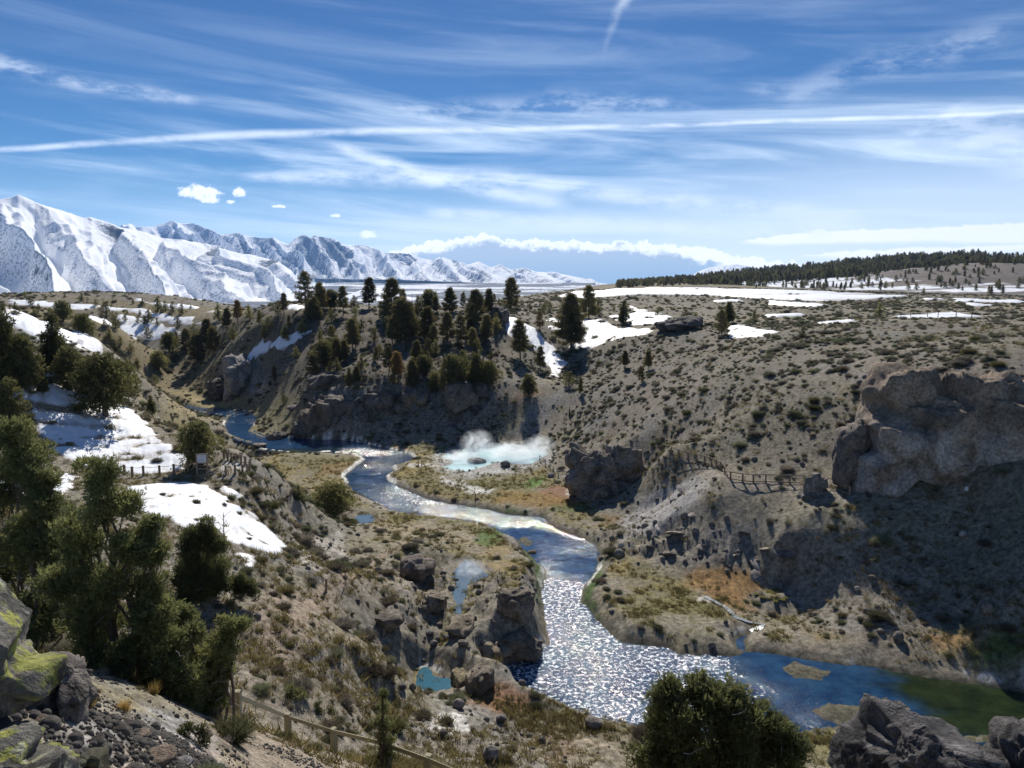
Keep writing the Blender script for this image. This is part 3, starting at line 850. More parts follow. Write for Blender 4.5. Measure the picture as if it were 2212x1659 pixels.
# side stream joining the creek at the right
ss = [hit(u, v) for u, v in [(1522, 1290), (1545, 1300), (1570, 1315), (1590, 1335), (1620, 1345), (1650, 1350), (1640, 1358), (1622, 1366)]]
v_, f_ = [], []
for i, p in enumerate(ss):
    w = .22 + .12 * (i > 5)
    d = ss[min(i + 1, len(ss) - 1)] - ss[max(i - 1, 0)]
    nrm = np.array([-d[1], d[0], 0]) / np.hypot(d[0], d[1])
    for sgn in (-1, 1):
        q = p + sgn * w * nrm
        v_.append((q[0], q[1], p[2] + .07))
    if i:
        f_.append([2 * i - 2, 2 * i - 1, 2 * i + 1, 2 * i])
tag(link('stream_water', mesh_np('stream_water', v_, f_), M_TRICKLE), 'thin pale trickle crossing the orange algae flat to the creek', kind='structure')

# ------------------------------------------------------------------ snow lying on the ground
M_SNOW = bpy.data.materials.new('snow')
M_SNOW.use_nodes = True
t = NT(M_SNOW.node_tree)
b = M_SNOW.node_tree.nodes['Principled BSDF']
co = t.new('ShaderNodeTexCoord').outputs['Object']
nn = t.noise(co, 1.2, 7, .6)
dp = t.new('ShaderNodeAttribute', attribute_name='depth').outputs['Fac']
n3 = t.noise(co, 5, 6, .7)
t.put(b.inputs['Base Color'], t.mix(t.step(t.m('MULTIPLY_ADD', n3, -1.1, dp), .1, -.45, 0, .8), t.mix(t.step(nn, .3, .75), (.72, .75, .8), (.84, .86, .89)), (.33, .29, .25)))
b.inputs['Roughness'].default_value = .6
bp = t.new('ShaderNodeBump')
bp.inputs['Strength'].default_value = .5
bp.inputs['Distance'].default_value = .2
t.put(bp.inputs['Height'], nn)
t.l.new(bp.outputs[0], b.inputs['Normal'])
SNOWM = np.zeros(Z.shape)


def snow(polys, label, holes=.4, freq=.5, aniso=(1, 1), seed=3, thick=.12):
    vv, ff, th, nb = [], [], [], 0
    for k, poly in enumerate(polys):
        pl = [tuple(hit(u, v)[:2]) for u, v in poly]
        rm = np.hypot(*np.array(pl).T).mean()
        ft = np.clip(rm * .006, .3, 5)
        s2 = region(pl, ft * 3)
        sd = sdist(X[s2], Yg[s2], pl) / ft
        xr, yr = X[s2] * .8 + Yg[s2] * .6, Yg[s2] * .8 - X[s2] * .6
        nz = fbm(xr * freq * aniso[0], yr * freq * aniso[1], seed=seed + k, oct=5, gain=.62)
        m_ = np.clip(sd, -2, .8) + holes * 7.5 * (nz - .02)
        h = np.clip(m_, -1.5, 1) * thick
        keep = m_ > -1.0
        fc = grid_faces(*sd.shape)
        fc = fc[keep.ravel()[fc].any(1)]
        if not len(fc):
            continue
        used, inv = np.unique(fc, return_inverse=True)
        th.append(np.clip(m_, -1, 2).ravel()[used])
        vv.append(np.stack([X[s2].ravel()[used], Yg[s2].ravel()[used], (Z[s2] + h).ravel()[used]], -1))
        ff.append(inv.reshape(-1, 4) + nb)
        nb += len(used)
        SNOWM[s2] = np.maximum(SNOWM[s2], m_ > 0)
    sme = mesh_np('snow', np.concatenate(vv), np.concatenate(ff))
    set_attr(sme, 'depth', np.concatenate(th))
    return tag(link('snow', sme, M_SNOW), label, kind='stuff')


snow([[(278, 1055), (330, 1045), (400, 1040), (455, 1055), (500, 1085), (560, 1120), (600, 1160), (624, 1185), (600, 1200), (560, 1190), (500, 1170), (460, 1140), (400, 1140), (320, 1110), (270, 1090)], [(480, 1052), (512, 1065), (510, 1072), (480, 1062)], [(515, 1185), (558, 1215), (545, 1240), (528, 1230)], [(505, 1195), (545, 1200), (530, 1212)]], 'spotted snow patch on the slope below the path sign', .33, .6, (.5, 1.7))
snow([[(65, 830), (100, 825), (160, 850), (240, 865), (300, 905), (340, 940), (390, 985), (405, 1018), (300, 1022), (160, 1005), (120, 960), (60, 900)], [(225, 870), (280, 880), (320, 920), (300, 925), (250, 895)], [(0, 800), (60, 830), (60, 870), (0, 860)]], 'wide streaked snowfield above the cable fence', .34, .4, (.5, 1.7), 5)
snow([[(0, 1010), (40, 1000), (160, 1030), (150, 1060), (100, 1080), (0, 1060)]], 'snow behind the large juniper by the path', .28, .5, (.7, 1.4), 8)
snow([[(0, 672), (60, 680), (120, 705), (180, 730), (215, 745), (150, 745), (85, 735), (60, 720), (0, 700)], [(150, 725), (225, 738), (222, 756), (185, 757), (150, 745)]], 'smooth snow slope behind the junipers at the valley rim', .15, .1, (1, 1), 11, .3)
snow([[(85, 790), (125, 800), (120, 830), (95, 815)]], 'small wedge of snow between the junipers', .1, .4, (1, 1), 12)
snow([[(180, 685), (260, 680), (330, 690), (400, 715), (385, 730), (330, 735), (290, 720), (230, 705)], [(300, 675), (420, 685), (440, 700), (400, 705), (330, 690)]], 'snow dotted with small junipers across the far draw', .45, .06, (1, 1.5), 13, .4)
snow([[(20, 648), (120, 655), (220, 660), (215, 666), (120, 668), (20, 660)], [(230, 662), (330, 668), (320, 673), (230, 670)], [(300, 650), (480, 668), (480, 680), (420, 672), (360, 660)]], 'broken snow along the far valley rim', .5, .04, (1, 2), 15, .5)
snow([[(545, 755), (600, 735), (640, 722), (666, 716), (662, 726), (620, 740), (580, 760), (565, 785), (550, 775)]], 'thin broken snow on the cliff brow of the wooded ridge', .6, .3, (1, 1), 17, .3)
snow([[(610, 664), (640, 658), (660, 664), (640, 670), (612, 670)]], 'snow patch at the top of the wooded ridge', .2, .2, (1, 1), 18, .3)
snow([[(1085, 688), (1110, 684), (1140, 700), (1175, 730), (1205, 765), (1235, 778), (1225, 790), (1210, 808), (1190, 815), (1185, 795), (1165, 765), (1150, 745), (1100, 725)]], 'snow chute running down the gully', .28, .25, (1, 1), 19, .3)
snow([[(1180, 688), (1260, 685), (1330, 705), (1418, 712), (1400, 725), (1330, 735), (1270, 755), (1235, 745), (1215, 720), (1180, 708)], [(1320, 683), (1380, 678), (1440, 690), (1430, 702), (1340, 692)], [(1360, 660), (1420, 678), (1460, 684), (1440, 688), (1370, 680)]], 'snowfield around the double trunked pine on the terrace', .3, .12, (1, 1.5), 21, .35)
snow([[(1570, 706), (1600, 702), (1690, 716), (1650, 728), (1575, 730)]], 'snow pocket behind the rim of the sage slope', .15, .2, (1, 1), 23, .25)
snow([[(1215, 640), (1290, 630), (1400, 622), (1560, 624), (1700, 628), (1880, 634), (1960, 640), (1880, 648), (1780, 652), (1700, 648), (1560, 640), (1400, 636), (1330, 640), (1230, 647)], [(1655, 650), (1720, 654), (1800, 660), (1780, 664), (1660, 658)]], 'long white snowfield across the plateau', .2, .02, (1, 2), 25, .9)
snow([[(1925, 684), (1990, 680), (2060, 674), (2120, 684), (2060, 687), (1930, 688)], [(1760, 697), (1850, 690), (1850, 696), (1770, 701)]], 'snow strip behind the wire fence on the rim', .15, .06, (1, 1), 27, .35)
snow([[(2060, 646), (2200, 648), (2212, 655), (2080, 652)], [(2090, 656), (2170, 660), (2090, 664)], [(1990, 645), (2050, 647), (2000, 649)], [(1660, 683), (1740, 680), (1750, 684), (1670, 686)], [(1540, 650), (1600, 648), (1600, 652), (1545, 654)]], 'scattered snow strips on the right of the plateau', .3, .03, (1, 2), 29, .6)
# ------------------------------------------------------------------ far land: plain, mountains, wooded hill
M_MTN = bpy.data.materials.new('mountain_snow_rock_shade')
M_MTN.use_nodes = True
t = NT(M_MTN.node_tree)
b = M_MTN.node_tree.nodes['Principled BSDF']
co = t.new('ShaderNodeTexCoord').outputs['Object']
wood_shade = t.new('ShaderNodeAttribute', attribute_name='wood').outputs['Fac']
ar = t.new('ShaderNodeAttribute', attribute_name='rock').outputs['Fac']
vd = t.vor(co, 1 / 13)
vr = t.new('ShaderNodeTexVoronoi')
vr.inputs['Scale'].default_value = 1 / 13
t.l.new(co, vr.inputs['Vector'])
sepc = t.new('ShaderNodeSeparateColor')
t.l.new(vr.outputs['Color'], sepc.inputs[0])
nz1 = t.noise(co, 1 / 160, 6, .6)
nz2 = t.noise(co, 1 / 45, 6, .65)
dot = t.m('MULTIPLY', t.step(vd, .5, .34), t.step(t.m('MULTIPLY_ADD', nz1, .9, wood_shade), t.m('MULTIPLY_ADD', sepc.outputs[0], .75, .42), t.m('MULTIPLY_ADD', sepc.outputs[0], .75, .5)))
rock_shade_m = t.step(t.m('ADD', ar, t.m('MULTIPLY', t.m('SUBTRACT', nz2, .5), 1.5)), .45, .62)
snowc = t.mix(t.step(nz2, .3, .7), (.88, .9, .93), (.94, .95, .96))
cc = t.mix(rock_shade_m, snowc, t.mix(nz1, (.06, .085, .14), (.12, .15, .2)))  # rock tone, blued so it also paints the shaded faces
cc = t.mix(t.m('MULTIPLY', dot, .7), cc, (.06, .085, .12))  # tree specks, blued to read as slopes in shade
cc = t.mix(t.step(t.m('MULTIPLY_ADD', nz2, .7, wood_shade), 1.1, 1.25), cc, (.04, .052, .065))
t.put(b.inputs['Base Color'], cc)
b.inputs['Roughness'].default_value = .8
b.inputs['Specular IOR Level'].default_value = .1


def polar_mesh(name, az0, az1, na, rows, zf, mat, label, attrs, cat=None, kind='structure'):
    """rows: array (nr, na) of distances; zf: heights"""
    a = np.radians(np.linspace(az0, az1, na))
    A2 = np.broadcast_to(a, rows.shape)
    me = mesh_np(name, np.stack([rows * np.sin(A2), rows * np.cos(A2), zf], -1).reshape(-1, 3), grid_faces(*rows.shape))
    for k, v in attrs.items():
        set_attr(me, k, v.reshape(-1) if v.ndim == 2 else v.reshape(-1, 3))
    return tag(link(name, me, mat), label, cat, kind=kind)


def crest(pts, az):
    q = np.array([azel(*p) for p in pts])
    return np.interp(az, q[:, 0], q[:, 1])


# snowy massif at the left
na, nr = 620, 260
az = np.linspace(-52, -10.5, na)
elc = crest([(-900, 560), (-500, 500), (-200, 470), (0, 430), (40, 421), (84, 440), (134, 455), (181, 470), (195, 468), (235, 482), (262, 492), (300, 497), (353, 514), (403, 520), (447, 527), (504, 544), (554, 552), (605, 568), (630, 585), (645, 604), (672, 631), (710, 655)], az)
elc += .05 * fbm(az * 3, az * 0, seed=91, oct=4)
rc = np.interp(az, [-52, -30, -20, -12], [5600, 5600, 6600, 7400])
T = np.linspace(0, 1.12, nr)[:, None]
r0 = np.interp(az, [-52, -30, -12], [2900, 3000, 3600])
RR = r0 + (rc - r0) * T
zcr = 30 + rc * np.tan(np.radians(elc))
zb0 = 30 + r0 * tan(R(-1.75))
TT = np.minimum(T, 1)
zz_ = zb0 + (zcr - zb0) * TT ** 1.35 - np.maximum(T - 1, 0) * 3500
A2 = np.broadcast_to(az, RR.shape)
s_ = A2 - 4.2 * (1 - TT) - 1.7 * fbm(A2 * .22, TT * 3 + 0 * A2, seed=92, oct=4)
win = np.clip(np.sin(np.pi * np.clip(TT, 0, 1) ** .8), 0, 1) ** .7 * sstep(-11, -15, A2)
fr_ = (s_ / 3.5 + .25 * fbm(s_ * .25, s_ * 0, seed=93)) % 1
sp_ = np.minimum(fr_ / .34, (1 - fr_) / .66)
sp2 = 1 - 2 * np.abs(((s_ / 1.15 + .4 * fbm(s_ * .5, TT * 2, seed=94)) % 1) - .5)
amp = np.interp(az, [-40, -20, -13], [200, 180, 55])
xs_, ys_ = RR * np.sin(np.radians(A2)), RR * np.cos(np.radians(A2))
zz_ = zz_ + win * (amp * (sp_ - .5) + 52 * (sp2 - .5) + 36 * fbm(xs_ / 300, ys_ / 300, seed=95, oct=4, gain=.45, ridged=True))
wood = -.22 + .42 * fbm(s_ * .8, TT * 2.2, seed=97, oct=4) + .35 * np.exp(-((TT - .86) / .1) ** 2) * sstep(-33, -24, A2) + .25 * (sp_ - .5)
wood = wood + .78 * sstep(.37, .33, fr_ + .05 * fbm(s_ * 3, TT * 12, seed=90, oct=3)) * sstep(.0, .1, fr_)  # denser trees on left-facing spur sides, doubling as painted shade
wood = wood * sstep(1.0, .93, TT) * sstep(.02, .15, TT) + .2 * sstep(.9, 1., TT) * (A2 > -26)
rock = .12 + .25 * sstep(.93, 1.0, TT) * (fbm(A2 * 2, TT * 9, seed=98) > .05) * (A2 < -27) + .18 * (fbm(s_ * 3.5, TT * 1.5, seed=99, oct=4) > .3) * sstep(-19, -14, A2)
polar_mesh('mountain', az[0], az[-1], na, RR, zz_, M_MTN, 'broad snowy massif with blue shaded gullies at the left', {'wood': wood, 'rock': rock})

# higher range behind
na, nr = 760, 240
az = np.linspace(-27, 9.2, na)
elc = crest([(150, 520), (240, 500), (262, 490), (279, 483), (296, 489), (333, 489), (366, 481), (417, 481), (440, 497), (470, 507), (521, 506), (564, 514), (588, 515), (620, 527), (630, 522), (638, 513), (655, 507), (670, 514), (679, 508), (706, 514), (743, 529), (785, 530), (809, 537), (829, 544), (852, 547), (883, 547), (909, 557), (933, 562), (956, 556), (987, 564), (1010, 572), (1034, 564), (1061, 578), (1081, 572), (1104, 582), (1131, 579), (1158, 587), (1195, 588), (1245, 598), (1279, 604), (1293, 614), (1309, 620), (1340, 632)], az)
rc = 10800 + 700 * fbm(az * .4, az * 0, seed=101)
r0 = np.full(na, 7600.)
T = np.linspace(0, 1.1, nr)[:, None]
TT = np.minimum(T, 1)
RR = r0 + (rc - r0) * T
A2 = np.broadcast_to(az, RR.shape)
zcr = 30 + rc * np.tan(np.radians(elc))
zb0 = 30 + r0 * np.tan(np.radians(np.interp(az, [-20, -8, 4, 9], [.5, .35, -.1, -.4])))
zz_ = zb0 + (zcr - zb0) * TT ** 1.5 - np.maximum(T - 1, 0) * 6000
s_ = A2 - 2.6 * (1 - TT) - .9 * fbm(A2 * .4, TT * 3, seed=102, oct=3)
fr_ = (s_ / 2.2 + .35 * fbm(s_ * .6, s_ * 0, seed=103)) % 1
sp_ = np.minimum(fr_ / .45, (1 - fr_) / .55)
sp2 = 1 - 2 * np.abs(((s_ / .62 + .4 * fbm(s_ * 1.5, TT * 3, seed=104)) % 1) - .5)
xs_, ys_ = RR * np.sin(np.radians(A2)), RR * np.cos(np.radians(A2))
win = np.clip(np.sin(np.pi * TT ** .9), 0, 1) ** .6
hh = np.clip((zcr - zb0) / 900, .15, 1)
zz_ = zz_ + win * hh * (430 * (sp_ - .5) + 90 * (sp2 - .5) + 120 * fbm(xs_ / 700, ys_ / 700, seed=105, oct=5, gain=.5, ridged=True))
crag = np.exp(-((A2 + 17.2) / 1.6) ** 2) * 0 + np.exp(-((A2 + 13.5) / 3.2) ** 2)
rock = .12 + .3 * crag * sstep(.15, .5, TT) + .3 * sstep(.55, .35, fr_) * sstep(.02, .1, fr_) + .14 * (1 - sp2) + .3 * fbm(xs_ / 300, ys_ / 300, seed=106, oct=4)  # bare rock, with extra on left-facing sides as painted shade
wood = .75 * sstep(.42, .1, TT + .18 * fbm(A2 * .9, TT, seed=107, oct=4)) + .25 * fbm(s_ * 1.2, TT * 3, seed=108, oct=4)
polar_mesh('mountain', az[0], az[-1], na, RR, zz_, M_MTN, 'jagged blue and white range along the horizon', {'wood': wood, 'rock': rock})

# far dome peeping over the wooded hill
na, nr = 60, 40
az = np.linspace(12.0, 16.6, na)
elc = crest([(1490, 600), (1505, 588), (1530, 578), (1560, 573), (1590, 570), (1620, 575), (1650, 584), (1690, 600)], az)
T = np.linspace(0, 1.1, nr)[:, None]
TT = np.minimum(T, 1)
RR = 11500 + 2500 * T + 0 * az
zz_ = 0 + (30 + 14000 * np.tan(np.radians(elc))) * TT ** .8 - np.maximum(T - 1, 0) * 3000
zz_ = zz_ + 60 * np.sin(np.pi * TT) * fbm(az * 2 + 0 * T, TT * 3 + 0 * az, seed=111, oct=4, ridged=True)
polar_mesh('mountain', az[0], az[-1], na, RR, zz_, M_MTN, 'small snow dome showing over the wooded hill', {'wood': zz_ * 0 - .3, 'rock': .25 + .3 * fbm(az * 3 + 0 * T, TT * 4 + 0 * az, seed=112)})

# land between the canyon and the mountains
na, nr = 520, 150
az = np.linspace(-54, 54, na)
RR = np.exp(np.linspace(math.log(840), math.log(14500), nr))[:, None] + 0 * az
A2 = np.broadcast_to(az, RR.shape)
lr = np.log(RR)
znear = bil(Z, np.radians(np.clip(A2, -49.9, 49.9)), np.full(A2.shape, math.log(893.)))
pe = np.interp(lr, np.log([840, 2000, 3200, 5000, 7600, 14500]), [0, -1.9, -1.45, -.7, .15, -1.5])
zfar = 30 + RR * np.tan(np.radians(pe))
zfar = np.where(A2 > 6, np.minimum(zfar, 30 + RR * tan(R(-1.2))), zfar)
foot = 62 * np.exp(-(((A2 + 9.8) / 2.2) ** 2 + ((RR - 3500) / 700) ** 2)) + 40 * np.exp(-(((A2 + 3.5) / 2.6) ** 2 + ((RR - 4700) / 600) ** 2))
x2, y2 = RR * np.sin(np.radians(A2)), RR * np.cos(np.radians(A2))
zfar = zfar + (foot + 14 * fbm(x2 / 500, y2 / 500, seed=121, oct=4)) * sstep(1200, 2500, RR)
k_ = sstep(850, 1500, RR)
zfar = znear * (1 - k_) + zfar * k_ - 1.5 * (RR < 880)
wood = .82 + .6 * fbm(x2 / 900, y2 / 350, seed=122, oct=4) + .1 * sstep(4600, 5500, RR) - 1.3 * np.exp(-(((A2 + 10) / 2.6) ** 2 + ((RR - 3400) / 800) ** 2)) - .5 * (RR < 2600) - .9 * sstep(-12, -16, A2)
rock = .2 + .35 * (fbm(x2 / 350, y2 / 250, seed=123, oct=5) > .15) * (RR < 4200) + .5 * sstep(2400, 1400, RR)
polar_mesh('plain', az[0], az[-1], na, RR, zfar, M_MTN, 'snowy foothills and dark forest belt below the range', {'wood': wood, 'rock': rock})

# wooded hill at the right
M_HILL = bpy.data.materials.new('hill_ground')
M_HILL.use_nodes = True
t = NT(M_HILL.node_tree)
b = M_HILL.node_tree.nodes['Principled BSDF']
at = t.new('ShaderNodeAttribute', attribute_name='tint')
co = t.new('ShaderNodeTexCoord').outputs['Object']
n1 = t.noise(co, 1 / 6, 6, .65)
t.put(b.inputs['Base Color'], t.mix(1.0, at.outputs['Color'], t.xyz(t.step(n1, .2, .8, .7, 1.25), t.step(n1, .2, .8, .7, 1.25), t.step(n1, .2, .8, .72, 1.22)), 'MULTIPLY'))
b.inputs['Roughness'].default_value = .9
na, nr = 560, 240
HAZ = np.linspace(6.3, 52, na)
elc = crest([(1280, 622), (1310, 617), (1400, 612), (1500, 603), (1560, 595), (1660, 585), (1760, 578), (1830, 568), (1900, 561), (2000, 556), (2100, 552), (2150, 556), (2212, 560), (2400, 572), (2700, 600), (3100, 640)], HAZ)
hr0, hr1 = 640.0, 1600.0
HT = np.linspace(0, 1.15, nr)[:, None]
TT = np.minimum(HT, 1)
HR = hr0 + (hr1 - hr0) * HT + 0 * HAZ
A2 = np.broadcast_to(HAZ, HR.shape)
zcr = 30 + hr1 * np.tan(np.radians(elc))
znear = bil(Z, np.radians(np.clip(A2, -49.9, 49.9)), np.full(A2.shape, math.log(hr0)))
HZ = (znear - 1.5) + (zcr - znear + 1.5) * (.35 * TT + .65 * TT ** 1.6) - np.maximum(HT - 1, 0) * 500
hx, hy = HR * np.sin(np.radians(A2)), HR * np.cos(np.radians(A2))
knoll = 17 * np.exp(-(((A2 - 31) / 6.5) ** 2 + ((HR - 1000) / 170) ** 2)) * sstep(.05, .3, TT)
HZ = HZ + knoll + np.sin(np.pi * TT) * (9 * fbm(hx / 180, hy / 180, seed=131, oct=5) + 1.5 * fbm(hx / 25, hy / 25, seed=132, oct=3))
hw = sstep(.2, .45, TT + .22 * fbm(hx / 90, hy / 90, seed=133, oct=4) + .12 * sstep(20, 12, A2) - .3 * np.exp(-((A2 - 33) / 6) ** 2) * (TT < .5))
hs_ = sstep(-.05, .12, fbm(hx / 130, hy / 45, seed=134, oct=5, gain=.6) + .42 * np.exp(-((TT - .33) / .2) ** 2) * sstep(30, 18, A2) - .5 * (knoll > 5) - .08)
hcol = np.empty(HR.shape + (3,))
hcol[:] = (.105, .082, .066)
hcol = hcol * (1 + .35 * fbm(hx / 40, hy / 20, seed=135, oct=4))[..., None]
hcol = hcol * (1 - hs_[..., None]) + np.array((.8, .82, .86)) * hs_[..., None]
polar_mesh('hill', HAZ[0], HAZ[-1], na, HR, HZ, M_HILL, 'long wooded hill with snow patches beyond the plateau', {'tint': hcol})


def zhill(a, r):
    fa = np.clip((a - HAZ[0]) / (HAZ[-1] - HAZ[0]) * (na - 1), 0, na - 1.001)
    fr = np.clip((r - hr0) / (hr1 - hr0) / 1.15 * (nr - 1), 0, nr - 1.001)
    return HZ[fr.astype(int), fa.astype(int)], hw[fr.astype(int), fa.astype(int)]


# ------------------------------------------------------------------ rocks
def ico(sub):
    bm = bmesh.new()
    bmesh.ops.create_icosphere(bm, subdivisions=sub, radius=1)
    V = np.array([v.co[:] for v in bm.verts])
    Fc = np.array([[v.index for v in f.verts] for f in bm.faces])
    bm.free()
    return V / np.linalg.norm(V, axis=1)[:, None], Fc


ICO = {k: ico(k) for k in (2, 4, 5, 6)}
M_ROCK = bpy.data.materials.new('rock')
M_ROCK.use_nodes = True
t = NT(M_ROCK.node_tree)
b = M_ROCK.node_tree.nodes['Principled BSDF']
at = t.new('ShaderNodeAttribute', attribute_name='tint').outputs['Color']
oi = t.new('ShaderNodeObjectInfo')
co = t.new('ShaderNodeTexCoord').outputs['Object']
n1, n2 = t.noise(co, 3.0, 8, .68), t.noise(co, 17, 5, .7)
f = t.m('MULTIPLY', t.step(n1, .28, .75, .55, 1.45), t.step(n2, .25, .8, .7, 1.3))
t.put(b.inputs['Base Color'], t.mix(1.0, t.mix(1.0, at, oi.outputs['Color'], 'MULTIPLY'), t.xyz(f, f, f), 'MULTIPLY'))
b.inputs['Roughness'].default_value = .92
b.inputs['Specular IOR Level'].default_value = .2
wv = t.new('ShaderNodeVectorMath', operation='ADD')
t.l.new(co, wv.inputs[0])
nw = t.new('ShaderNodeTexNoise')
nw.inputs['Scale'].default_value = 1.7
nw.inputs['Detail'].default_value = 4
t.l.new(co, nw.inputs['Vector'])
t.l.new(nw.outputs['Color'], wv.inputs[1])
cmask = t.step(t.noise(co, .9, 3), .42, .6)
c1 = t.step(t.vor(wv.outputs[0], 1.3, 'DISTANCE_TO_EDGE'), 0.0, .055)
c2 = t.step(t.vor(wv.outputs[0], 4.2, 'DISTANCE_TO_EDGE'), 0.0, .09)
crk = t.m('MULTIPLY', t.m('MULTIPLY_ADD', c1, .5, .5), t.m('MULTIPLY_ADD', c2, .25, .75))
crk = t.m('MULTIPLY_ADD', t.m('SUBTRACT', crk, 1.0), cmask, 1.0)
f = t.m('MULTIPLY', t.m('MULTIPLY', f, crk), 1.25)
t.put(b.inputs['Base Color'], t.mix(1.0, t.mix(1.0, at, oi.outputs['Color'], 'MULTIPLY'), t.xyz(f, f, f), 'MULTIPLY'))
bp = t.new('ShaderNodeBump')
bp.inputs['Strength'].default_value = 1.0
bp.inputs['Distance'].default_value = .16
t.put(bp.inputs['Height'], t.m('ADD', t.m('MULTIPLY_ADD', n2, .45, n1), t.m('MULTIPLY', crk, .55)))
t.l.new(bp.outputs[0], b.inputs['Normal'])


def rock_tint(V, N_up, rg, base=(.25, .228, .2), dark=(.12, .105, .092), seed=0, fr=1.0):
    a = fbm(V[:, 0] * 2.2 * fr, V[:, 1] * 2.2 * fr, V[:, 2] * 2.2 * fr, seed=seed, oct=5, gain=.6)
    w = sstep(-.25, .45, a)[:, None]
    return np.array(base) * (1 - w) + np.array(dark) * w


def rock_mesh(name, seed, sub=4, planes=13, rough=.16, rnd=.25):
    rg = np.random.default_rng(seed)
    D, Fc = ICO[sub]
    nrm = rg.normal(size=(planes, 3))
    nrm /= np.linalg.norm(nrm, axis=1)[:, None]
    h = rg.uniform(.62, 1.0, planes)
    dt = D @ nrm.T
    rr = np.where(dt > .05, h / np.maximum(dt, .05), 9)
    k = 34.0
    r = -np.log(np.exp(-k * np.minimum(rr, 1.4)).sum(1) + 1e-9) / k
    r = np.clip(r, .3, 1.3) * (1 - rnd * .5) + rnd * .35
    V = D * r[:, None]
    o = rg.uniform(0, 50, 3)
    q = V + o
    r2 = 1 + rough * (fbm(q[:, 0] * 2, q[:, 1] * 2, q[:, 2] * 2, seed=seed, oct=5, gain=.58) + .5 * fbm(q[:, 0] * 3, q[:, 1] * 3, q[:, 2] * 3, seed=seed + 3, oct=3, ridged=True) - .1)
    V = V * r2[:, None]
    me = mesh_np(name, V, Fc)
    set_attr(me, 'tint', rock_tint(V, None, rg, seed=seed))
    me.materials.append(M_ROCK)
    return me


ROCKS = [rock_mesh('boulder', 300 + i, 4, 9 + i % 6, .15 + .03 * (i % 3), .12 + .05 * (i % 4)) for i in range(9)]
PEBBLES = [rock_mesh('stone', 340 + i, 2, 8, .12, .1) for i in range(5)]


def unit_(a):
    return a / (np.linalg.norm(a, axis=-1)[..., None] + 1e-9)


def outcrop(name, centre, lobes, seed, label, cat, sub=6, rough=.9, fr=.5, tints=None, tintf=None, blocky=.5, facets=13, crag=4):
    """one closed rock body: the union of lobes seen from its centre, broken up by noise; lobes are ((x, y, z), (rx, ry, rz))"""
    D, Fc = ICO[sub]
    c0 = np.array(centre, float)
    r = np.full(len(D), .35 * min(min(q[1]) for q in lobes))
    rg = np.random.default_rng(seed)
    extra = []
    for cc_, rr_ in lobes:
        for j in range(crag):
            d_ = unit_(rg.normal(size=3) * (1, 1, .8) + (0, -.25, .3))
            k_ = rg.uniform(.22, .45)
            extra.append((tuple(np.array(cc_) + d_ * np.array(rr_) * .82), tuple(np.array(rr_) * k_ * rg.uniform(.7, 1.3, 3))))
    for cc_, rr_ in list(lobes) + extra:
        # each lobe is a rough many-sided block
        o = (c0 - np.array(cc_)) / np.array(rr_)
        d = D / np.array(rr_)
        nn = unit_(rg.normal(size=(facets, 3)) * (1, 1, .75))
        ya = rg.uniform(0, 1.57)
        bx = np.array([(cos(ya), sin(ya), 0), (-cos(ya), -sin(ya), 0), (-sin(ya), cos(ya), 0), (sin(ya), -cos(ya), 0), (0, 0, 1), (0, 0, -1)])
        nn = np.concatenate([nn, unit_(bx + rg.normal(0, .12, (6, 3)))])
        hh_ = np.concatenate([rg.uniform(.78, 1.05, facets), rg.uniform(.82, .95, 6)])
        nd = d @ nn.T
        tk = (hh_ - nn @ o) / np.where(np.abs(nd) < 1e-6, 1e-6, nd)
        t1 = np.where(nd > 0, tk, 1e9).min(1)
        t0 = np.where(nd < 0, tk, -1e9).max(1)
        r = np.maximum(r, np.where((t1 > t0) & (t1 > 0), np.minimum(t1, 60), 0))
    V = D * r[:, None]
    q = V + c0
    n1 = fbm(q[:, 0] * fr, q[:, 1] * fr, q[:, 2] * fr, seed=seed, oct=7, gain=.64)
    n2 = fbm(q[:, 0] * fr * .8, q[:, 1] * fr * .8, q[:, 2] * fr * .5, seed=seed + 5, oct=4, ridged=True)
    dd = rough * (n1 * .8 + (n2 - .3) * blocky)
    V = D * np.maximum(r + dd, .5 * r)[:, None]
    me = mesh_np(name, V, Fc)
    tn = rock_tint(q * .25, None, None, *(tints or ((.25, .225, .195), (.12, .105, .09))), seed=seed, fr=fr * 2)
    if tintf:
        tn = tintf(V + c0, tn)
    set_attr(me, 'tint', tn)
    o = link(name, me, M_ROCK)
    o.location = c0
    return tag(o, label, cat)


def L(u, v, Y, ru, rv, ry):
    """an outcrop lobe: centre on a sight line at distance Y, half sizes as seen there"""
    p = P(u, v, Y=Y)
    k = mpp(p)
    return (tuple(p), (ru * k, ry, rv * k))


def wall_tint(V, tn):
    # pale bleached band across the lower half of the rock wall
    nz = fbm(V[:, 0] * .35, V[:, 1] * .35, V[:, 2] * .35, seed=61, oct=5, gain=.6)
    w = (sstep(17.0, 14.5, V[:, 2] + 2.5 * nz) * sstep(-.35, .25, nz + .2) * .85)[:, None]
    return tn * (1 - w) + np.array((.4, .37, .345)) * w


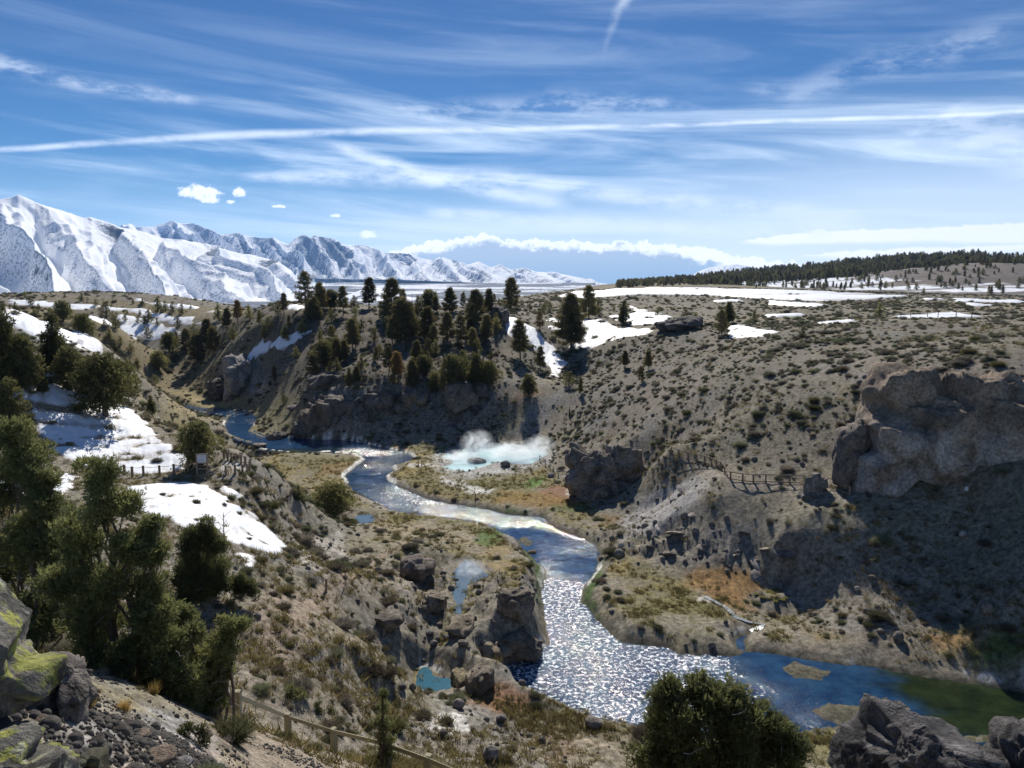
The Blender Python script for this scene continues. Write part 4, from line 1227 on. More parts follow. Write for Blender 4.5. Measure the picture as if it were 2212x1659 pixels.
lb_ = [L(1922, 845, 82, 42, 56, 4), L(1962, 850, 82, 46, 54, 4.5), L(1935, 940, 81, 70, 80, 5), L(2095, 875, 80, 72, 68, 5), L(2190, 890, 79, 80, 72, 6), L(2050, 960, 80, 120, 95, 6), L(2200, 950, 77, 120, 85, 6), L(1900, 1030, 80, 66, 50, 4), L(2330, 900, 77, 110, 100, 6)]
outcrop('rock_outcrop', P(2060, 945, Y=80.5), lb_, 501, 'massive grey rock wall with a pale lower face on the sage slope', 'rock outcrop', rough=1.25, fr=.42, tintf=wall_tint, tints=((.27, .212, .158), (.16, .126, .095)))
outcrop('rock_slab', P(1838, 985, Y=81), [L(1840, 980, 81, 32, 62, 1.6), L(1855, 945, 81, 22, 36, 1.4), L(1822, 1010, 81, 20, 45, 1.4)], 502, 'tall leaning brown slab against the left edge of the rock wall', 'boulder', sub=5, rough=.45, fr=.7, tints=((.2, .168, .14), (.13, .107, .09)))
outcrop('rock_pillar', P(1310, 1040, Y=109), [L(1290, 1025, 109, 55, 52, 3.0), L(1345, 1010, 109.5, 42, 48, 3.0), L(1320, 1060, 108, 62, 30, 3.2), L(1262, 1040, 108, 36, 32, 2.4), L(1375, 1040, 110, 26, 45, 2.5), L(1250, 990, 110, 26, 26, 2)], 503, 'craggy light brown rock stump rising at the foot of the sage hillside', 'rock outcrop', rough=1.3, fr=.6, crag=8, tints=((.29, .25, .2), (.13, .112, .09)))
outcrop('rock_outcrop', P(1759, 1058, Y=81.5), [L(1759, 1050, 81.5, 22, 26, 1.2), L(1750, 1072, 81.3, 28, 14, 1.3), L(1775, 1072, 81.5, 20, 14, 1.2)], 504, 'dark knobby rock in front of the far end of the brown rail fence', 'rock outcrop', sub=5, rough=.35, fr=1.2)
# cliffs of the far bank
for k, (u, v, Y, ru, rv, ry, pale, lab) in enumerate([
    (690, 890, 164, 42, 50, 5, 1, 'ribbed tan cliff at the creek bend under the pines'), (665, 925, 160.5, 26, 22, 4, 0, 'low dark crag at the water under the ribbed tan cliff'), (760, 900, 164, 50, 42, 5, 0, 'dark crag right of the ribbed tan cliff'),
    (830, 880, 165, 46, 36, 5, 0, 'dark broken cliff in the middle of the far creek bank'), (905, 868, 165, 44, 36, 5, 1, 'brown cliff below the three big junipers'), (975, 870, 164, 48, 36, 5, 1, 'brown blocky cliff left of the stair rail'), (800, 925, 161, 34, 18, 3, 0, 'low dark rock footing at the creek below the far cliffs'), (1020, 850, 163, 30, 26, 4, 0, 'dark crag above the stair rail'),
    (522, 815, 208, 34, 42, 6, 2, 'pale grey cliff at the upstream bend'), (478, 838, 209, 22, 18, 4, 0, 'dark rocks at the foot of the pale upstream cliff'), (545, 850, 204, 20, 12, 3, 0, 'dark low crag beside the shadow of the pale upstream cliff'), (740, 825, 172, 60, 20, 5, 0, 'rocky ledge above the far creek cliffs'), (880, 820, 171, 50, 16, 4, 0, 'weathered ledge at the foot of the pine wood'), (985, 805, 174, 40, 18, 4, 0, 'dark ledge among the big junipers'),
    (1085, 678, 210, 22, 22, 4, 0, 'knob of rock at the top of the snow chute'), (1470, 700, 188, 38, 12, 5, 0, 'dark rocky knoll on the rim of the sage hillside'), (600, 945, 156, 16, 10, 2, 0, 'dark rock on the far bank below the grassy bench')]):
    tt = [((.16, .14, .12), (.085, .075, .065)), ((.22, .185, .145), (.115, .096, .078)), ((.33, .305, .275), (.2, .185, .17))][pale]
    rr = random.Random(k)
    Y = Y - (3.5 if 158 < Y < 170 else 2.5 if Y > 200 else 1)
    lobes = [L(u + rr.uniform(-.6, .6) * ru, v + rr.uniform(-.4, .5) * rv, Y + rr.uniform(-1, 1), ru * rr.uniform(.45, .75), rv * rr.uniform(.55, .9), ry) for _ in range(5)]
    outcrop('cliff', P(u, v, Y=Y), lobes, 520 + k, lab, 'cliff', sub=5, rough=1.0, fr=.5, tints=tt, blocky=.9)

# boulders that can be told apart: (u, v of the foot, width, height/width, tone, label)
BROWN_, GREY_, PALE_, DARK_, MOSS_ = (1, .95, .88), (1, 1, 1.05), (2.3, 2.25, 2.2), (.55, .55, .58), (1.0, .95, .5)
B = [
    (1282, 1572, 62, .62, BROWN_, 'big brown two part boulder on the lower creek shore'), (990, 1530, 42, .85, GREY_, 'grey pointed boulder left of the red mound'), (1083, 1560, 38, .75, GREY_, 'round grey boulder below the red mound'), (956, 1590, 30, .9, BROWN_, 'upright brown rock at the white mineral crust'), (938, 1596, 24, .5, BROWN_, 'flat brown rock leaning by the white mineral crust'),
    (1060, 1645, 56, 1.05, (1.35, 1.35, 1.4), 'large pale grey boulder with cracked face above the rail fence'), (1171, 1608, 25, 1.2, DARK_, 'dark upright block on the brown bench'), (1215, 1478, 30, .55, MOSS_, 'mossy brown rock standing in the glittering shallows'), (1172, 1488, 22, .4, MOSS_, 'low brown rock in the shallows left of the mossy rock'),
    (1000, 1395, 38, .6, BROWN_, 'brown boulder between the gully and the creek'), (1044, 1395, 24, .95, GREY_, 'grey block standing on the trail above the creek'), (936, 1396, 28, .8, GREY_, 'smooth grey round boulder in the gully'), (928, 1372, 30, .65, GREY_, 'wide grey boulder at the left of the gully boulder pile'), (963, 1380, 24, .7, GREY_, 'grey boulder in the middle of the gully pile'), (977, 1362, 22, .7, GREY_, 'small grey boulder on top of the gully pile'), (950, 1352, 22, .6, GREY_, 'grey stone at the upper end of the gully pile'), (990, 1347, 18, .7, GREY_, 'little grey stone at the upper right of the gully pile'), (945, 1383, 20, .7, GREY_, 'grey stone wedged in the gully pile'),
    (869, 1490, 28, .8, (.75, .75, .85), 'dark bluish boulder by the teal pool'), (891, 1490, 26, 1.0, BROWN_, 'brown round boulder on the edge of the teal pool'), (839, 1466, 28, .65, (.75, .75, .85), 'dark boulder uphill of the teal pool'), (1030, 1268, 26, .55, BROWN_, 'brown rock at the right edge of the upper steaming pool'), (957, 1243, 24, .8, BROWN_, 'rounded tan rock at the left edge of the upper steaming pool'),
    (1150, 1198, 34, .5, (1.2, 1.0, .6), 'grassy brown rock upstream of the rapids'), (1187, 1220, 46, .45, (1.2, 1.0, .6), 'long grassy brown rock in the creek at the rapids'), (1440, 1470, 36, .6, (1.3, 1.0, .6), 'brown rock at the water above the front bush'), (919, 1089, 30, .35, (1.6, .9, .5), 'low reddish islet in the upper creek'),
    (1885, 1251, 28, .6, BROWN_, 'dark brown boulder on the gravel slope above the white stone'), (1852, 1276, 19, .95, PALE_, 'single whitish stone on the gravel slope'), (1874, 1322, 28, .55, BROWN_, 'jagged brown rock below the whitish stone'), (1761, 1328, 18, .5, GREY_, 'small grey rock on the grassy flat below the gravel slope'), (1734, 1242, 20, .5, BROWN_, 'brown rock right of the blocky boulder'), (1768, 1234, 14, .6, BROWN_, 'small brown rock near the top of the gravel slope'), (1751, 1226, 13, .6, GREY_, 'small grey rock near the top of the gravel slope'),
    (1971, 1274, 18, .5, BROWN_, 'flat brown rock in the middle of the gravel slope'), (1972, 1290, 15, .8, GREY_, 'grey rock just under the flat brown rock'), (1909, 1285, 14, .7, GREY_, 'small grey rock right of the whitish stone'), (1993, 1309, 22, .7, BROWN_, 'brown rock on the faint slope trail'), (2010, 1319, 14, .7, GREY_, 'small grey rock just below the slope trail'), (1904, 1368, 26, .6, BROWN_, 'brown rock above the creek bank'), (1942, 1386, 38, 1.1, BROWN_, 'tall brown boulder above the creek bank'), (1966, 1384, 13, .9, PALE_, 'pale stone at the foot of the tall brown boulder'), (2003, 1221, 26, .8, DARK_, 'dark boulder at the shadow edge'), (2037, 1223, 18, .7, DARK_, 'second dark boulder inside the shadow edge'), (2081, 1160, 26, .8, PALE_, 'white boulder alone in the big shadow'), (2060, 1307, 22, .5, BROWN_, 'brown rock left of the little cave'), (2134, 1326, 44, 1.0, BROWN_, 'brown block beside the little cave'),
    (1637, 1252, 52, .75, (.8, .78, .76), 'blocky dark boulder with a pale top above the puddle'), (1640, 1222, 58, .55, BROWN_, 'rough tan rock behind the blocky boulder'), (1655, 1186, 36, .5, BROWN_, 'smooth brown rock up the slope behind the blocky boulder'), (1695, 1190, 60, .5, DARK_, 'dark hollow rock on the mound above the blocky boulder'), (1516, 1184, 36, .5, BROWN_, 'brown rock in the middle of the rubble slope'), (1448, 1200, 40, .5, BROWN_, 'wide brown rock at the bottom of the rubble slope'), (1404, 1182, 22, .6, GREY_, 'grey rock at the left of the rubble slope'), (1344, 1183, 26, .6, GREY_, 'grey rock on the right bank above the rapids'), (1364, 1198, 18, .6, BROWN_, 'small brown rock just below the grey bank rock'), (1262, 1175, 18, .9, DARK_, 'dark rock in the water by the right bank'), (1458, 1154, 50, .55, (1.3, 1.25, 1.2), 'pale slabby rock on the bare grey slope'), (1425, 1142, 30, .4, PALE_, 'flat whitish slab on the bare grey slope'), (1498, 1113, 34, .55, (1.4, 1.35, 1.3), 'pale ledge under the crack of the grey slope'), (1480, 1058, 44, .4, (1.6, 1.6, 1.65), 'whitish ridge rock under the bend of the rail fence'), (1545, 1152, 24, .6, GREY_, 'grey boulder on the upper rubble slope'), (1610, 1155, 40, .5, DARK_, 'dark boulder in the hollow of the slope'), (1590, 1200, 30, .5, BROWN_, 'brown rubble rock left of the blocky boulder'),
    (1092, 1008, 34, .7, (.8, .8, .85), 'grey rock on the front rim of the hot spring'), (1014, 1018, 9, .9, DARK_, 'small dark stone on the front rim of the hot spring'), (1108, 975, 40, .5, (.6, .6, .66), 'dark rock at the back of the hot spring'), (1150, 974, 30, .55, (.6, .6, .66), 'dark ledge at the back right of the hot spring'), (1030, 1003, 70, .35, (1.7, 1.7, 1.7), 'whitish rock in the middle of the hot spring'), (1135, 989, 30, .4, (1.2, 1.2, 1.2), 'grey islet in the right half of the hot spring'), (990, 948, 28, .5, BROWN_, 'brown rock on the flat behind the hot spring'), (1060, 1027, 9, .7, MOSS_, 'small mossy stone on the flat in front of the hot spring'),
    (632, 885, 44, .4, (.8, .75, .8), 'purple grey thicket covered rock on the upstream bank'), (530, 905, 20, .4, GREY_, 'grey rock in the upstream riffle'), (586, 1010, 26, .35, GREY_, 'flat grey rock on the bench by the curving path'), (560, 965, 46, .3, BROWN_, 'long low brown bank rock beside the upstream pool'),
    (1298, 1090, 26, .6, GREY_, 'grey boulder at the left foot of the craggy stump'), (1325, 1086, 30, .6, GREY_, 'grey boulder at the right foot of the craggy stump'), (1190, 1030, 26, .6, (1.1, 1.1, 1.2), 'bluish rock under the short rail by the hot spring'),
]
for i, (u, v, w, hr_, tone, lab) in enumerate(B):
    p = hit(u, v)
    k = mpp(p) * w
    inr = 1240 < u < 1720 and 1040 < v < 1260
    if inr:
        hr_ *= .36
        p = p - (0, 0, .1 * k * hr_)
    o = link('boulder', ROCKS[i % len(ROCKS)])
    o.location = (p[0], p[1] + .1 * k, p[2] + .2 * k * hr_)
    o.scale = (k * .52 * (1 if not inr else random.uniform(.85, 1.3)), k * (.46 if not inr else random.uniform(.4, .7)), k * hr_ * .52)
    o.rotation_euler = (random.uniform(-.3, .3) + .35 * inr, random.uniform(-.3, .3), random.uniform(0, 6.3) if not inr else random.uniform(-.6, .6) + pi * random.randint(0, 1))
    kk_ = 1.6 if 1240 < u < 1720 and 1100 < v < 1260 else 1.1
    o.color = (*(q * kk_ for q in tone), 1)
    tag(o, lab, 'boulder', 'loose boulders along the creek and slopes')
for u, v, ru, rv, Y_, sd_, lab, tone in [(896, 1215, 40, 32, 73, 540, 'black knobby outcrop above the steaming pool gully', (.6, .56, .54)), (1120, 1380, 55, 32, 62, 541, 'dark overhanging rock mass on the creek bank', (.62, .58, .52)), (1034, 1452, 30, 34, 58, 542, 'dark rock buttress at the little creek bay', (.75, .7, .62)), (992, 1446, 36, 22, 58, 543, 'mossy brown rock leaning over the teal pool', (.85, .78, .55)), (1118, 1285, 44, 40, 67, 544, 'dark craggy rock beside the glittering narrows', (.7, .66, .6)), (1065, 1390, 40, 22, 63, 545, 'brown hump between the gully and the dark overhang', (.9, .82, .66)), (1010, 1345, 34, 18, 65, 546, 'brown rock lip below the upper pool', (.8, .74, .62)), (940, 1290, 26, 26, 68, 547, 'brown rock rib left of the upper pool', (.8, .74, .62)), (830, 1330, 40, 20, 61, 548, 'dark rock step on the shrubby slope', (.7, .66, .6))]:
    v += rv * .28
    tone = tuple(q * 1.3 for q in tone)
    p = hit(u, v + rv * .6)
    Yq = p[1] + .5
    rr = random.Random(sd_)
    lobes = [L(u + rr.uniform(-.5, .5) * ru, v + rr.uniform(-.1, .5) * rv, Yq + rr.uniform(-.4, .4), ru * rr.uniform(.5, .75), rv * rr.uniform(.45, .65), 1.6) for _ in range(5)]
    o = outcrop('rock_outcrop', P(u, v, Y=Yq), lobes, sd_, lab, 'rock outcrop', sub=5, rough=.45, fr=.9)
    o.color = (*tone, 1)
# ------------------------------------------------------------------ vegetation
def leaf_mat(name, base, tip, trans=.25, alt=None):
    m = bpy.data.materials.new(name)
    m.use_nodes = True
    t = NT(m.node_tree)
    b = m.node_tree.nodes['Principled BSDF']
    at = t.new('ShaderNodeAttribute', attribute_name='shade').outputs['Fac']
    oi = t.new('ShaderNodeObjectInfo')
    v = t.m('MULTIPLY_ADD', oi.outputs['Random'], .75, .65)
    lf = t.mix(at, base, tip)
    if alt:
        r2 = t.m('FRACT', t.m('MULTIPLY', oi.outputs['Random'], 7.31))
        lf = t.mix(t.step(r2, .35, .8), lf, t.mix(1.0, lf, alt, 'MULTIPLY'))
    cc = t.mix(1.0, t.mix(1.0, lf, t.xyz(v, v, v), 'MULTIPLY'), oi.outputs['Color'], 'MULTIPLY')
    t.put(b.inputs['Base Color'], cc)
    b.inputs['Roughness'].default_value = .75
    b.inputs['Specular IOR Level'].default_value = .15
    tr = t.new('ShaderNodeBsdfTranslucent')
    t.put(tr.inputs['Color'], cc)
    mx = t.new('ShaderNodeMixShader')
    mx.inputs[0].default_value = trans
    t.l.new(b.outputs[0], mx.inputs[1])
    t.l.new(tr.outputs[0], mx.inputs[2])
    t.l.new(mx.outputs[0], m.node_tree.nodes['Material Output'].inputs[0])
    return m


def plain_mat(name, colr, rough=.85, scale=6.0, vary=.35, metal=0.0):
    m = bpy.data.materials.new(name)
    m.use_nodes = True
    t = NT(m.node_tree)
    b = m.node_tree.nodes['Principled BSDF']
    co = t.new('ShaderNodeTexCoord').outputs['Object']
    f = t.step(t.noise(co, scale, 6, .65), .25, .75, 1 - vary, 1 + vary)
    t.put(b.inputs['Base Color'], t.mix(1.0, colr, t.xyz(f, f, f), 'MULTIPLY'))
    b.inputs['Roughness'].default_value = rough
    b.inputs['Metallic'].default_value = metal
    return m


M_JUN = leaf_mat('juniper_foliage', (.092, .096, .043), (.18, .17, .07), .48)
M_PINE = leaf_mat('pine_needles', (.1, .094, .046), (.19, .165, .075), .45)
M_SAGE = leaf_mat('sagebrush_twigs', (.13, .115, .085), (.27, .24, .18), .3, (.82, .98, .72))
M_GRASS = leaf_mat('dry_grass', (.3, .2, .06), (.5, .36, .13), .4)
M_BARK = plain_mat('bark', (.12, .088, .066), .95, 9, .4)
M_DEAD = plain_mat('dead_wood', (.38, .35, .32), .8, 12, .3)
M_WOOD = plain_mat('weathered_post_wood', (.26, .19, .125), .85, 14, .35)
M_WOOD2 = plain_mat('olive_stained_rail_wood', (.27, .235, .14), .8, 14, .35)
M_CABLE = plain_mat('cable_steel', (.2, .19, .18), .5, 30, .2, .6)
M_PANEL = plain_mat('sign_panel', (.55, .56, .58), .5, 3, .12)
M_PIPE = plain_mat('rusty_stake', (.12, .075, .05), .8, 20, .3)


def blades(base, dirs, ln, wd, rg, shade):
    n = len(base)
    perp = np.cross(dirs, rg.normal(size=(n, 3)))
    perp /= np.linalg.norm(perp, axis=1)[:, None] + 1e-9
    w = (wd * rg.uniform(.6, 1.3, n))[:, None]
    l_ = (ln * rg.uniform(.6, 1.35, n))[:, None]
    V = np.empty((n, 3, 3))
    V[:, 0] = base - perp * w
    V[:, 1] = base + perp * w
    V[:, 2] = base + dirs * l_
    return V.reshape(-1, 3), np.repeat(shade, 3)


def unit(a):
    return a / (np.linalg.norm(a, axis=-1)[..., None] + 1e-9)


def tris(name, VS, mat):
    V = np.concatenate([v for v, s in VS])
    me = mesh_np(name, V, np.arange(len(V)).reshape(-1, 3), False)
    set_attr(me, 'shade', np.concatenate([s for v, s in VS]))
    me.materials.append(mat)
    return me


def clump(c, r, tufts, per, ln, wd, rg, squash=.85, up=.5):
    """a leafy clump: tufts of small blades over the shell of a rough ball"""
    d = unit(rg.normal(size=(tufts, 3)) + (0, 0, .25))
    rad = r * rg.uniform(.45, 1.05, tufts) * (1 + .3 * rg.normal(size=tufts) * .5)
    p = c + d * rad[:, None] * (1, 1, squash)
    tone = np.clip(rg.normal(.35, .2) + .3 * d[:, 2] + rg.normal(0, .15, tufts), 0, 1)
    b = np.repeat(p, per, 0) + rg.normal(size=(tufts * per, 3)) * ln * .45
    dr = unit(np.repeat(d, per, 0) + (0, 0, up) + .75 * rg.normal(size=(tufts * per, 3)))
    return blades(b, dr, ln, wd, rg, np.repeat(tone, per))


def limb(mb, p0, p1, r0, r1, rg, n=5, sag=.12, sides=5):
    p0, p1 = np.array(p0, float), np.array(p1, float)
    ln = np.linalg.norm(p1 - p0)
    pts = [p0 + (p1 - p0) * (i / n) + rg.normal(size=3) * ln * .035 * (0 < i < n) + np.array((0, 0, -sag * ln * sin(pi * i / n))) for i in range(n + 1)]
    mb.tube(pts, [r0 + (r1 - r0) * i / n for i in range(n + 1)], sides)


def juniper_proto(seed, width, nl, tufts, per, ln, cone=.5, base=.1, trunk=.05):
    """unit-height juniper: returns trunk mesh, crown mesh"""
    rg = np.random.default_rng(seed)
    VS, mb = [], MB()
    lean = rg.normal(0, .04, 2)
    mb.tube([(0, 0, -.04), (lean[0] * .3, lean[1] * .3, .2), (lean[0], lean[1], .5), (lean[0], lean[1], .85)], [trunk, trunk * .8, trunk * .5, trunk * .12], 7)
    for i in range(nl):
        zc_ = base + (1 - base) * (i + rg.uniform(.2, .8)) / nl
        t_ = (zc_ - base) / (1 - base)
        env = width * .5 * (min(1, t_ * 4 + .45)) * (1 - cone * t_) * max(1 - t_ ** 4, .15) ** .5
        a = i * 2.399 + rg.uniform(-.4, .4)
        rr = env * rg.uniform(.35, .78)
        r = max(env * rg.uniform(.4, .6), .05)
        c = np.array((cos(a) * rr + lean[0] * t_, sin(a) * rr + lean[1] * t_, min(zc_, 1 - r * .9)))
        k = max(int(tufts * (r / (.22 * width)) ** 1.6), 5)
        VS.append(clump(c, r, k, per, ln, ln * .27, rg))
        limb(mb, (lean[0] * zc_, lean[1] * zc_, max(zc_ - .12, .05)), c, trunk * .35, trunk * .1, rg, 3, -.05, 4)
    return mb.mesh('trunk'), tris('crown', VS, M_JUN)


def pine_proto(seed, width, nb, bare=.18, dens=1.0, ln=.028, irregular=.35):
    rg = np.random.default_rng(seed)
    VS, mb = [], MB()
    lean = rg.normal(0, .015, 2)
    mb.tube([(0, 0, -.03), (lean[0], lean[1], .4), (lean[0] * 2, lean[1] * 2, .98)], [.022, .017, .004], 6)
    for i in range(nb):
        t_ = bare + (1 - bare) * ((i + rg.uniform(0, 1)) / nb) ** .9
        q = (t_ - bare) / (1 - bare)
        L_ = width * .5 * (.55 + .45 * min(1, q * 5)) * (1 - q) ** .5 * rg.uniform(1 - irregular, 1 + irregular * .5) + .02
        a = i * 2.399 + rg.uniform(-.5, .5)
        rise = .25 * q + rg.uniform(-.2, .12)
        o = np.array((lean[0] * 2 * t_, lean[1] * 2 * t_, t_))
        e = o + np.array((cos(a) * L_, sin(a) * L_, L_ * rise))
        limb(mb, o, e, .006 * (1 - q) + .002, .0015, rg, 3, .08, 4)
        m_ = max(int(4 * dens * (L_ / (.3 * width) + .4)), 2)
        for j in range(m_):
            f = .35 + .65 * (j + .5) / m_
            c = o + (e - o) * f + rg.normal(size=3) * .012 + (0, 0, -.08 * L_ * sin(pi * f) + .008)
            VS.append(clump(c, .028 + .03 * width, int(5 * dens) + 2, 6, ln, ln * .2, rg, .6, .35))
    VS.append(clump(np.array((lean[0] * 2, lean[1] * 2, .975)), .025, 6, 6, ln, ln * .2, rg))
    return mb.mesh('trunk'), tris('crown', VS, M_PINE)


def joined(name, tr, cr, crown_mat):
    """trunk and crown in one mesh, for trees too small to show their parts"""
    bm = bmesh.new()
    bm.from_mesh(tr)
    for f in bm.faces:
        f.material_index = 0
    n0 = len(bm.faces)
    bm.from_mesh(cr)
    bm.faces.ensure_lookup_table()
    for f in bm.faces[n0:]:
        f.material_index = 1
    me = bpy.data.meshes.new(name)
    bm.to_mesh(me)
    bm.free()
    me.materials.append(M_BARK)
    me.materials.append(crown_mat)
    return me


JUN = [juniper_proto(600 + i, w, nl, tf, 9, .05, cn, bs) for i, (w, nl, tf, cn, bs) in enumerate([(.85, 26, 46, .45, .12), (.7, 24, 46, .6, .1), (1.05, 28, 46, .35, .16), (.62, 24, 44, .7, .05), (.95, 26, 46, .5, .08)])]
PIN = [pine_proto(640 + i, w, nb, br, dn) for i, (w, nb, br, dn) in enumerate([(.55, 60, .2, 1.3), (.7, 62, .1, 1.5), (.48, 56, .26, 1.1), (.78, 68, .06, 1.6), (.6, 50, .16, 1.1)])]
for tr, cr in JUN + PIN:
    tr.materials.append(M_BARK)
SJUN = [joined('juniper', *juniper_proto(680 + i, w, 12, 16, 7, .085, cn, .05), M_JUN) for i, (w, cn) in enumerate([(.9, .4), (.75, .6), (1.15, .35)])]
SPIN = [joined('pine', *pine_proto(690 + i, w, 24, .12, .7, .06), M_PINE) for i, w in enumerate([(.42), (.5), (.36)])]


def ordinal(n):
    return str(n) + ('th' if 10 <= n % 100 <= 20 else {1: 'st', 2: 'nd', 3: 'rd'}.get(n % 10, 'th'))


TREES = []


def tree(u, v, top, kind, zone, label=None, wide=1.0, p=None, tone=None):
    TREES.append((u, v, top, kind, zone, label, wide, p, tone))


RZ = 'on the wooded ridge'
for x in [(661, 671, 591, 'P'), (618, 649, 629, 'J'), (678, 692, 642, 'J'), (698, 671, 622, 'P'), (714, 667, 627, 'J'), (742, 680, 622, 'P'), (724, 667, 633, 'P'), (797, 667, 604, 'P'), (846, 683, 607, 'D'), (870, 672, 627, 'P'), (866, 736, 651, 'D'), (848, 745, 692, 'P'), (884, 739, 656, 'P'), (926, 672, 627, 'J'), (922, 730, 667, 'D'), (942, 678, 642, 'P'), (971, 674, 625, 'D'), (967, 736, 678, 'D'), (996, 741, 683, 'P'), (1025, 698, 631, 'D'), (1000, 663, 633, 'P'), (1068, 651, 627, 'P'), (1079, 669, 645, 'J'), (1104, 668, 604, 'D'), (1145, 671, 655, 'J'), (1175, 675, 655, 'J'), (1188, 675, 653, 'J'),
          (978, 842, 768, 'J'), (1027, 846, 766, 'J'), (1056, 835, 781, 'J'), (1000, 813, 759, 'J'), (938, 846, 804, 'J'), (841, 804, 750, 'P'), (915, 813, 768, 'J'), (900, 788, 763, 'J'), (700, 793, 737, 'J'), (745, 752, 723, 'J'), (761, 761, 692, 'P'), (718, 754, 705, 'P'), (808, 737, 710, 'J'), (756, 833, 795, 'J'), (727, 802, 775, 'J'), (655, 705, 683, 'J'), (624, 710, 683, 'P'), (877, 761, 739, 'P'), (780, 800, 770, 'J'), (820, 770, 745, 'J'), (940, 770, 735, 'J'), (1030, 770, 735, 'J'), (1050, 730, 690, 'P'), (830, 690, 655, 'J'), (765, 668, 640, 'J'), (780, 712, 690, 'J'), (905, 672, 640, 'J'), (1040, 668, 640, 'J'), (890, 812, 785, 'J'), (850, 830, 800, 'J'), (690, 735, 712, 'J'),
          (514, 698, 651, 'P'), (490, 712, 668, 'P'), (534, 658, 641, 'P'), (551, 661, 638, 'P'), (585, 651, 635, 'J'), (474, 692, 658, 'J'), (447, 752, 692, 'P'), (427, 779, 725, 'D'), (403, 752, 712, 'D'), (376, 779, 745, 'J'), (343, 799, 759, 'J'), (296, 799, 776, 'J'), (366, 759, 718, 'J'), (460, 759, 708, 'D'), (504, 735, 708, 'J'), (540, 690, 660, 'J'), (560, 700, 672, 'P'), (600, 680, 655, 'J'), (570, 730, 705, 'J'), (593, 823, 792, 'P'), (613, 871, 851, 'J'), (640, 775, 750, 'J'), (420, 735, 700, 'J'), (335, 830, 810, 'J')]:
    tree(*x, RZ)
tree(890, 651, 598, 'S', RZ, 'bare dead pine snag standing above the wooded ridge against the range')
for x in [(1234, 752, 641, 'P', 'tall double trunked pine in the snowfield above the gully'), (1238, 754, 668, 'P', 'shorter pine crowding the tall double trunked pine'), (1272, 688, 621, 'D', 'broad dark pine at the back of the snowfield'), (1294, 682, 651, 'J', 'round dark juniper leaning on the broad dark pine'), (1346, 698, 651, 'J', 'tapered juniper on a short trunk beside the terrace snow'), (1124, 776, 695, 'P', 'pine beside the left edge of the snow chute'), (1166, 712, 675, 'P', 'slim pine at the head of the snow chute'), (1168, 803, 751, 'P', 'small pointed pine in front of the snow chute'), (1141, 856, 809, 'J', 'round juniper on a bare trunk below the snow chute'), (1420, 682, 665, 'J', 'low juniper at the right end of the terrace snow'), (1326, 673, 660, 'J', 'small round bush tree behind the terrace snow'), (1202, 646, 630, 'J', 'small juniper below the long white snowfield'), (1229, 833, 804, 'J', 'dark oval juniper at the foot of the snow chute'), (1255, 850, 816, 'P', 'little pine with bare stem right of the dark oval juniper'), (1351, 796, 759, 'P', 'thin young pine on the sage hillside, left of three'), (1400, 799, 759, 'P', 'thin young pine on the sage hillside, right of three'), (1386, 826, 793, 'P', 'thin young pine on the sage hillside, lowest of three'), (1559, 725, 672, 'P', 'pine overlapping the round juniper at the rim snow pocket'), (1573, 698, 653, 'J', 'round olive juniper behind the rim snow pocket'), (1630, 693, 671, 'J', 'dark little juniper behind the rim right of the snow pocket'), (1734, 729, 707, 'J', 'low juniper bush on the upper sage slope'), (1901, 687, 655, 'J', 'dome shaped juniper at the left end of the wire fence'), (1479, 692, 668, 'J', 'juniper on the left of the rocky rim knoll'), (1502, 695, 675, 'J', 'juniper on the right of the rocky rim knoll'), (722, 1120, 1043, 'J', 'lone round juniper with a bare trunk on the creek bench'), (328, 895, 855, 'J', 'bushy juniper hiding the upstream creek bend'), (430, 1003, 912, 'J', 'dark juniper right behind the path sign'), (645, 1080, 1045, 'J', 'leafless grey bush tree on the bank above the lone juniper')]:
    tree(x[0], x[1], x[2], x[3], 'single', x[4], 1.25 if x[4].startswith('lone') else 1.0)
for x in [(18, 835, 682, 'J', 'tall juniper at the left end of the snow slope junipers'), (60, 845, 730, 'J', 'juniper tucked behind the tall left end juniper'), (116, 800, 684, 'J', 'open juniper with visible dark trunk behind the snow slope'), (152, 842, 752, 'J', 'middle juniper of the snow slope group'), (228, 898, 768, 'J', 'big leaning olive juniper standing in the snow slope'), (262, 862, 780, 'J', 'juniper half hidden behind the big leaning olive juniper'), (195, 850, 772, 'J', 'juniper between the middle one and the big leaning one'), (16, 905, 818, 'J', 'lower left juniper with trunk showing over the snow'), (92, 850, 806, 'J', 'pale straggly shrub tree in the snow wedge'), (50, 985, 905, 'J', 'juniper top rising behind the large near juniper')]:
    tree(x[0], x[1], x[2], x[3], 'single', x[4])
FZ = 'across the far snowy draw'
